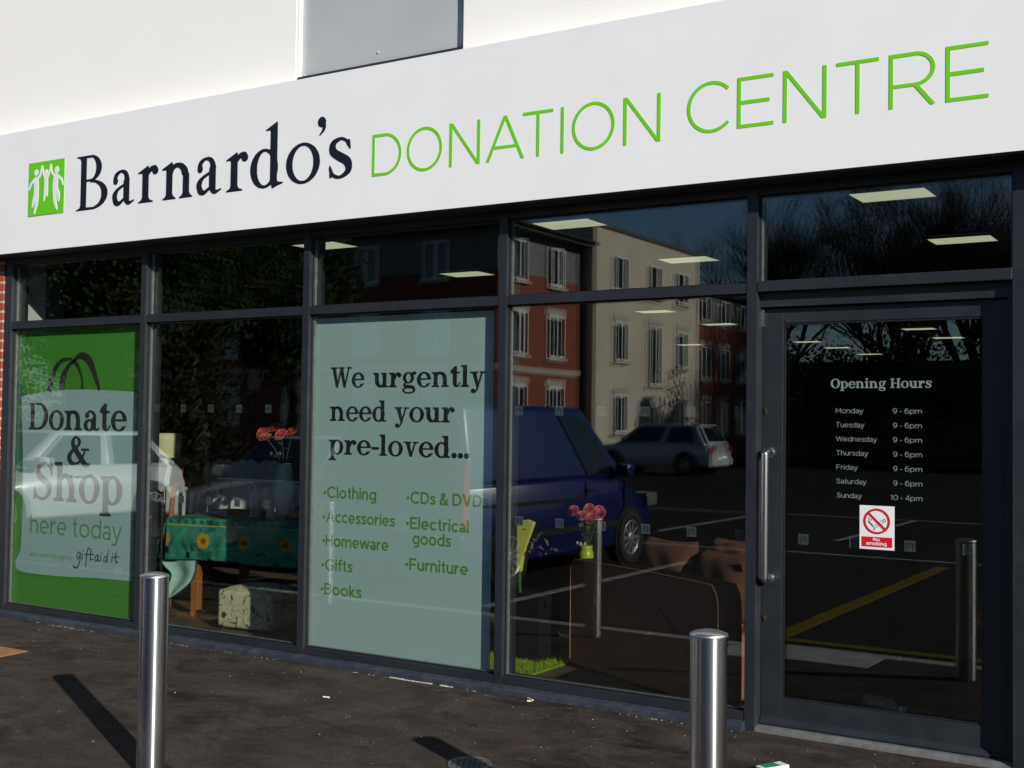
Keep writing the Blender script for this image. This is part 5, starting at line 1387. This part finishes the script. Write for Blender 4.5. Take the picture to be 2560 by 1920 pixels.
def vehicle(name, label, loc, rz, paint, st, belt, roof, wb, hw, wr=.31, van=False, tailx=None, group=None):
    """belt / roof: (x_rear, x_front, halfwidth, z) of the cabin's foot and top"""
    T = thing(name, label, 'van' if van else 'car', loc, rz, group)
    o = loft(st).build('body', M[paint], T); o.modifiers.new('bevel', 'BEVEL').width = .015; o.modifiers['bevel'].limit_method = 'ANGLE'; o.modifiers['bevel'].angle_limit = R(50)
    (xr, xf, w, z), (tr, tf, tw, tz) = belt, roof
    B = [(xr, -w, z), (xf, -w, z), (xf, w, z), (xr, w, z)]; Tp = [(tr, -tw, tz), (tf, -tw, tz), (tf, tw, tz), (tr, tw, tz)]
    cab = MB(); cab.add(B + Tp, [(3, 2, 1, 0), (4, 5, 6, 7), (0, 1, 5, 4), (1, 2, 6, 5), (2, 3, 7, 6), (3, 0, 4, 7)])
    c = cab.build('cabin', M[paint], T, .07, 4)
    for p in c.data.polygons: p.use_smooth = True
    def quad(nm, a, b, cc, d, u0, u1, v0, v1, m=M['car_glass'], off=.012):
        a, b, cc, d = (Vector(q) for q in (a, b, cc, d)); nn = (b - a).cross(d - a).normalized()
        def pt(u, v): return (a * (1 - u) + b * u) * (1 - v) + (d * (1 - u) + cc * u) * v
        q = [pt(u0, v0), pt(u1, v0), pt(u1, v1), pt(u0, v1)]
        mb = MB(); mb.add([p + nn * off for p in q] + [p - nn * .02 for p in q], [(0, 1, 2, 3), (0, 4, 5, 1), (1, 5, 6, 2), (2, 6, 7, 3), (3, 7, 4, 0)]); return mb.build(nm, m, T)
    quad('windscreen', B[1], B[2], Tp[2], Tp[1], .06, .94, .06, .93)
    quad('rear_window', B[3], B[0], Tp[0], Tp[3], .08, .92 if not van else .46, .12, .88)
    if van: quad('rear_window', B[3], B[0], Tp[0], Tp[3], .54, .92, .12, .88)
    sp = ((.72, .93),) if van else ((.10, .46), (.52, .93))
    for u0, u1 in sp:
        quad('side_window', B[0], B[1], Tp[1], Tp[0], u0, u1, .08, .88); quad('side_window', B[2], B[3], Tp[3], Tp[2], 1 - u1, 1 - u0, .08, .88)
    for x in (st[0][0] + wb[0], st[0][0] + wb[1]):
        for s in (-1, 1):
            wheel(T, x, s * (hw - .072), wr, s)
            mb = MB().lathe([(wr * 1.17, -.02), (wr * 1.17, .006)], n=28, mtx=Matrix.Translation((x, s * hw, wr * 1.03)) @ Matrix.Rotation(R(-90 * s), 4, 'X')); mb.build('wheel_arch', M['black_plastic'], T)
    x0, x1 = st[0][0], st[-1][0]
    for s in (-1, 1):
        if van: MB().box(x0 - .02, x0 + .08, s * (hw - .09) - .06, s * (hw - .09) + .065, .62, 1.22).build('tail_light', M['tail'], T, .01)
        else: MB().box(x0 - .012, x0 + .05, s * (hw - .26) - .12, s * (hw - .26) + .13, z - .24, z - .06).build('tail_light', M['tail'], T, .02)
        MB().box(x1 - .30, x1 - .02, s * (hw - .20) - .16, s * (hw - .20) + .175, z - .36, z - .20).build('headlight', M['head'], T, .03)
        MB().box(xf - .38, xf - .20, s * (w + .11) - .09, s * (w + .11) + .09, z + .03, z + .17).build('door_mirror', M[paint], T, .03)
        MB().box(xf - 1.05, xf - .85, s * (hw + .012) - .01, s * (hw + .012) + .01, z - .12, z - .09).build('door_handle', M['black_plastic' if van else paint], T)
    if van:
        for s in (-1, 1):
            MB().box(x0 + .25, .15, s * (hw - .004) - .012, s * (hw - .004) + .012, .80, .83).build('sliding_rail', M['black_plastic'], T)
            for xx in (.22, 1.16): MB().box(xx - .008, xx + .008, s * (hw - .012) - .012, s * (hw - .012) + .012, .34, .98).build('door_seam', M['black_plastic'], T)
            MB().box(x0 + .3, x1 - .9, s * (hw - .006) - .014, s * (hw - .006) + .014, .46, .53).build('rubbing_strip', M['black_plastic'], T)
    MB().box(x1 - .05, x1 + .012, -hw * .55, hw * .55, .32, .56).build('grille', M['black_plastic'], T, .01)
    MB().box(x0 - .03, x0 + .1, -hw + .04, hw - .04, .32, .56).build('rear_bumper', M['black_plastic' if van else paint], T, .03)
    return T
# parked van: rear towards the shop
vst = [(-2.1, .30, 1.02, .80, .08), (-2.02, .24, 1.06, .86, .07), (0.0, .22, 1.07, .875, .06), (1.0, .22, 1.05, .87, .07), (1.35, .22, .98, .85, .12), (1.95, .26, .86, .80, .15), (2.12, .34, .66, .70, .12)]
vehicle('parked_van', 'dark blue panel van parked with its tail to the shop', (-7.13, -5.5, G0), R(-90), 'blue_paint', vst, (-2.06, 1.25, .86, 1.0), (-1.98, .42, .70, 1.80), (.74, 3.38), .875, .31, van=True)
cst = [(-2.0, .40, .80, .74, .12), (-1.9, .28, .92, .82, .10), (-1.0, .22, .94, .85, .08), (.6, .22, .93, .86, .08), (.9, .22, .92, .85, .10), (1.5, .24, .84, .83, .12), (1.92, .28, .72, .76, .14), (2.06, .34, .60, .66, .1)]
bl, rf = (-1.85, 1.02, .80, .90), (-1.30, .28, .62, 1.42)
vehicle('parked_car', 'silver hatchback parked nose towards the shop beside the blue van', (-9.75, -5.35, G0), R(90), 'silver_paint', cst, bl, rf, (.72, 3.25), .855, .31, group='cars parked facing the shop')
vehicle('parked_car', 'white hatchback parked nose to the shop before the bag poster', (-15.0, -5.35, G0), R(90), 'white_paint', cst, bl, rf, (.72, 3.25), .855, .31, group='cars parked facing the shop')
sst = [(-2.25, .45, .95, .78, .12), (-2.15, .34, 1.05, .88, .1), (-1.0, .28, 1.06, .91, .08), (.7, .28, 1.05, .92, .08), (1.0, .28, 1.04, .91, .1), (1.7, .3, .96, .89, .12), (2.15, .34, .84, .82, .14), (2.28, .40, .70, .72, .1)]
vehicle('parked_suv', 'pale grey off-road car parked before the flats', (-17.2, -31, G0), R(180), 'pearl_paint', sst, (-2.12, 1.12, .86, 1.02), (-1.75, .35, .68, 1.66), (.86, 3.5), .915, .36)

# ---- flats opposite
AB = thing('apartment_block', 'three storey block of flats in red brick and stained cream render', 'building', (-25, -35, 0))
ab = P(AB)
XR, XC = -22.5, -21.96
ab('brick_wall', M['brick_far'], MB().box(-40, XR, -35.33, -29.2, G0, 6.9))
ab('upper_wall', M['render_grey'], MB().box(-39.99, XR - .03, -35.33, -29.23, 6.905, 8.35))
ab('roof', M['roof_dark'], MB().prism([(-40.5, 8.36), (XR + .55, 8.36), (XR + .55, 8.56), (-31, 11.2), (-40.5, 8.9)], -35.34, -28.7))
ab('gutter', M['black_plastic'], MB().tube([(XR + .62, -35.3, 8.52), (XR + .62, -28.7, 8.52)], .09, 8))
ab('cream_wall', M['render_cream'], MB().box(-40, XC, -45.4, -35.35, G0, 9.25))
ab('parapet', M['roof_dark'], MB().box(-40.1, XC + .08, -45.5, -35.25, 9.255, 9.42))
ab('return_wall', M['render_grey'], MB().box(XC - .02, XC - .001, -35.345, -35.28, G0, 9.2))
ab('brick_wall', M['brick_far'], MB().box(-40, XR, -58, -45.52, G0, 6.5))
ab('upper_wall', M['render_grey'], MB().box(-39.9, XR - .03, -57.9, -45.55, 6.505, 7.9))
ab('roof', M['roof_dark'], MB().prism([(-40.5, 7.91), (XR + .5, 7.91), (XR + .5, 8.1), (-31, 10.6), (-40.5, 8.4)], -58.4, -45.53))
ab('stone_band', M['stone_band'], MB().box(XR - .1, XR + .03, -35.33, -29.17, 3.35, 3.56).box(-40, XR + .03, -29.16, -29.17 + .04, 3.35, 3.56))
ab('downpipe', M['black_plastic'], MB().tube([(XR + .12, -35.2, G0), (XR + .12, -35.2, 8.3)], .055, 8))
def win(x, y, z, w, h, axis='x', lintel=True, n=2, opened=0.0, blind=False):
    """window in a wall facing +x (axis x) or +y (axis y)"""
    Wn = bpy.data.objects.new('window', None); COL.objects.link(Wn); Wn.parent = AB; Wn.matrix_parent_inverse = Matrix.Translation(-Vector(AB.location)); Wn.location = (x, y, z); Wn.rotation_euler = (0, 0, R(90) if axis == 'x' else R(180))
    # local: x along wall, -y outward
    f = MB(); t = .07
    for a, b, c, d in ((-w / 2, w / 2, -h / 2, -h / 2 + t), (-w / 2, w / 2, h / 2 - t, h / 2), (-w / 2, -w / 2 + t, -h / 2 + t, h / 2 - t), (w / 2 - t, w / 2, -h / 2 + t, h / 2 - t)): f.box(a, b, -.05, .01, c, d)
    for i in range(1, n): f.box(-w / 2 + w * i / n - .05, -w / 2 + w * i / n + .05, -.045, .01, -h / 2 + t, h / 2 - t)
    f.build('frame', M['upvc'], Wn)
    MB().box(-w / 2 + t, w / 2 - t, -.02, .012, -h / 2 + t, h / 2 - t).build('pane', M['pane_dark'], Wn)
    MB().box(-w / 2 - .1, w / 2 + .1, -.12, .01, -h / 2 - .12, -h / 2 - .003).build('sill', M['stone_band'], Wn)
    if lintel: MB().box(-w / 2 - .12, w / 2 + .12, -.03, .01, h / 2 + .06, h / 2 + .30).build('lintel', M['stone_band'], Wn)
    if blind: MB().box(-w / 2, w / 2, -.06, .01, h / 2 + .005, h / 2 + .055).build('head_trim', M['upvc'], Wn)
    if opened:
        c = MB(); w2 = w / n; m_ = Matrix.Translation((w / 2, -.05, 0)) @ Matrix.Rotation(opened, 4, 'Z')
        for a, b, c0, d in ((-w2, 0, -h / 2 + .02, -h / 2 + .08), (-w2, 0, h / 2 - .08, h / 2 - .02), (-w2, -w2 + .06, -h / 2 + .08, h / 2 - .08), (-.06, 0, -h / 2 + .08, h / 2 - .08)): c.box(a, b, -.03, 0, c0, d, m_)
        c.build('open_casement', M['upvc'], Wn)
for i, y in enumerate((-30.5, -33.2)):
    win(XR, y, 7.35, 1.15, 1.45, lintel=False, opened=.9 if i == 0 else .5)
    win(XR, y, 4.75, 1.2, 1.55, blind=True, opened=.35 if i == 0 else 0); win(XR, y, 2.10, 1.2, 1.55, blind=True)
for x in (-25.2, -28.4, -31.8, -35.4):
    win(x, -29.2, 7.35, 1.15, 1.4, 'y', False); win(x, -29.2, 4.75, 1.2, 1.5, 'y'); win(x, -29.2, 2.1, 1.2, 1.5, 'y')
for y in (-37.5, -40.7, -43.5):
    win(XC, y, 7.60, 1.2, 1.35, lintel=False)
    if y == -40.7: win(XC, y, 4.45, 1.25, 2.5, lintel=True, n=2); win(XC, y, 1.7, 1.6, 1.1, lintel=False, n=3)
    else: win(XC, y, 4.85, 1.2, 1.55, blind=True); win(XC, y, 1.95, 1.2, 1.5, blind=True)
for y in (-47.4, -49.8, -52.4, -55): win(XR, y, 7.05, 1.15, 1.1, lintel=False); win(XR, y, 4.5, 1.2, 1.5); win(XR, y, 1.9, 1.2, 1.5)
# railing with a yellow notice in front of the flats
RL = thing('railing', 'dark metal railing in front of the cream flats', 'railing', (XC + 1.6, -41, G0))
mb = MB()
for i in range(34): mb.box(-.015, .015, -3.4 + .2 * i, -3.37 + .2 * i, 0, 1.15)
mb.build('bars', M['black_plastic'], RL); bx('top_bar', M['black_plastic'], RL, -.03, .03, -3.42, 3.3, 1.1505, 1.2)
tag(MB().box(XC + 1.64, XC + 1.66, -42.3, -41.2, .55, 1.08).build('yellow_notice', M['yellow']), 'yellow notice board fixed to the railing by the flats', 'notice')

# ---- trees
def leaf_cloud(mb, c, r, n, size, rg, sq=(1, 1, 1)):
    for _ in range(n):
        while True:
            p = Vector((rg.uniform(-1, 1), rg.uniform(-1, 1), rg.uniform(-1, 1)))
            if .35 < p.length < 1: break
        p = Vector((p.x * r * sq[0], p.y * r * sq[1], p.z * r * sq[2])) + Vector(c)
        a = Vector((rg.gauss(0, 1), rg.gauss(0, 1), rg.gauss(0, 1))).normalized(); b = a.orthogonal().normalized(); s = size * rg.uniform(.6, 1.3)
        d = a.cross(b); mb.add([p + b * s, p + d * s * .6, p - b * s, p - d * s * .6], [(0, 1, 2, 3)])
def evergreen(loc, h, r, label, seed, ivy):
    rg = random.Random(seed); T = thing('evergreen_tree', label, 'tree', loc, rg.uniform(0, 6), 'dense trees across the car park')
    tk = MB(); pts = [(0, 0, 0)]
    for i in range(1, 8): pts.append((rg.uniform(-.15, .15), rg.uniform(-.15, .15), h * .9 * i / 7))
    tk.tube(pts, [.32 * (1 - .85 * i / 7) + .02 for i in range(8)], 10)
    for i in range(16):
        z = h * rg.uniform(.2, .85); a = rg.uniform(0, 2 * pi); L = r * rg.uniform(.5, .9) * (1.1 - z / h * .6)
        tk.tube([(0, 0, z), (L * .5 * cos(a), L * .5 * sin(a), z + L * .25), (L * cos(a), L * sin(a), z + L * .3)], [.07, .045, .015], 5)
    tk.build('trunk', M['bark'], T)
    cr = MB()
    for i in range(90):
        z = h * (.36 + .64 * (i / 90)); k = (1 - abs(z / h - .62) / .55) ; rad = r * max(k, .25) * rg.uniform(.35, 1.0); a = rg.uniform(0, 2 * pi)
        leaf_cloud(cr, (rad * .75 * cos(a), rad * .75 * sin(a), z), r * .30, 210, .062, rg, (1, 1, .8))
    cr.build('crown', M['evergreen'], T)
    if ivy:
        iv = MB()
        for i in range(64):
            z = h * (.01 + .55 * i / 64); a = rg.uniform(0, 2 * pi); leaf_cloud(iv, (.45 * r * cos(a) * rg.uniform(.2, 1), .45 * r * sin(a) * rg.uniform(.2, 1), z), .6, 170, .05, rg)
        iv.build('ivy', M['ivy'], T)
evergreen((-17.6, -8.9, G0), 8.4, 2.3, 'dense ivy clad evergreen nearest the bag poster window', 1, True)
evergreen((-19.6, -12.4, G0), 9.5, 2.5, 'tall evergreen standing second from the grass verge end', 2, True)
evergreen((-23.6, -12.6, G0), 8.8, 2.6, 'broad dark evergreen behind the ivy clad one', 3, True)
evergreen((-17.3, -42.5, G0), 4.6, 1.5, 'low dark evergreen bush in front of the far brick flats', 6, False)
evergreen((-10.5, -58.5, G0), 10.5, 2.6, 'dark evergreen among the bare trees behind the hedge', 7, False)
evergreen((-21.0, -17.2, G0), 8.0, 2.2, 'smaller evergreen nearest the block of flats', 4, False)

evergreen((-22.6, -9.6, G0), 9.6, 2.4, 'evergreen farthest along the grass verge from the flats', 8, True)

def bare_mesh(seed, h, levels=6):
    rg = random.Random(seed); mb = MB()
    def grow(p, d, L, r, lv):
        n = 3 if lv > 2 else 2
        pts = [p]; q = p.copy(); dd = d.copy()
        for i in range(n):
            dd = (dd + Vector((rg.gauss(0, .10), rg.gauss(0, .10), rg.gauss(.05, .05)))).normalized(); q = q + dd * (L / n); pts.append(q.copy())
        sides = 7 if lv >= levels - 1 else 4 if lv > 2 else 3
        mb.tube(pts, [r * (1 - .40 * i / n) for i in range(n + 1)], sides, cap=False)
        if lv <= 0: return
        k = rg.choice((3, 3, 4)) if lv < levels else 6
        for i in range(k):
            t = rg.uniform(.35, 1.0) if lv < levels else rg.uniform(.45, 1.0)
            seg = min(int(t * n), n - 1); base = pts[seg].lerp(pts[seg + 1], t * n - seg)
            ax = dd.orthogonal().normalized(); ax = Matrix.Rotation(rg.uniform(0, 2 * pi), 3, dd) @ ax
            nd = (Matrix.Rotation(rg.uniform(.25, .65), 3, ax) @ dd); nd = (nd + Vector((0, 0, .16))).normalized()
            grow(base, nd, L * rg.uniform(.62, .92) * (1.35 if lv == levels else 1), max(r * .55, .014), lv - 1)
    grow(Vector((0, 0, 0)), Vector((0, 0, 1)), h * .25, h * .020, levels)
    return mb
BTs = []
for s, h in ((31, 15.5), (32, 17), (33, 15)):
    T = thing('bare_tree', 'x', 'tree', (0, 0, G0), 0, 'bare winter trees beyond the car park')
    bm_ = bare_mesh(s, h)
    bm_.build('branches', M['twig'], T)
    MB().lathe([(h * .034, 0), (h * .026, .25), (h * .0225, .6), (h * .0222, 1.0)], n=12, capt=False).build('trunk', M['bark'], T)
    BTs.append(T)
spots = [(-7.5, -59, 0), (-12, -59, 1), (-16, -63, 2), (-3.2, -62, 1), (-.2, -64, 2), (3.5, -65, 0), (-20, -68, 0), (7.5, -66, 1), (-27, -68, 1)]
names = ['bare winter tree nearest the cream flats', 'bare winter tree behind the railing of the flats', 'bare winter tree beyond the far brick flats', 'bare winter tree left of the doorway reflection', 'bare winter tree at the middle of the car park edge', 'bare winter tree towards the far end of the hedge', 'bare winter tree deepest behind the flats', 'bare winter tree at the end of the hedge', 'bare winter tree rising over the brick roof']
used = set()
for (x, y, k), lb in zip(spots, names):
    if k not in used: T = BTs[k]; used.add(k)
    else: T = dup(BTs[k])
    T.location = (x, y, G0); T.rotation_euler = (0, 0, random.uniform(0, 6.28)); s = random.uniform(.98, 1.12); T.scale = (s, s, s); T['label'] = lb
# hedge along the far edge
rg = random.Random(77); H = thing('hedge', 'dense dark hedge along the far edge of the car park', 'hedge', (0, -45.5, G0))
hb = MB()
for i in range(380):
    x = rg.uniform(-18.5, 22); leaf_cloud(hb, (x, rg.uniform(-.8, .8), rg.uniform(.3, 1) * (5.3 + .8 * sin(x * .9) + .5 * sin(x * 2.3))), .9, 90, .10, rg)
hb.build('foliage', M['hedge'], H)
MB().box(-18.2, 22, -.45, .45, 0, 4.4).build('woody_core', M['bark'], H)
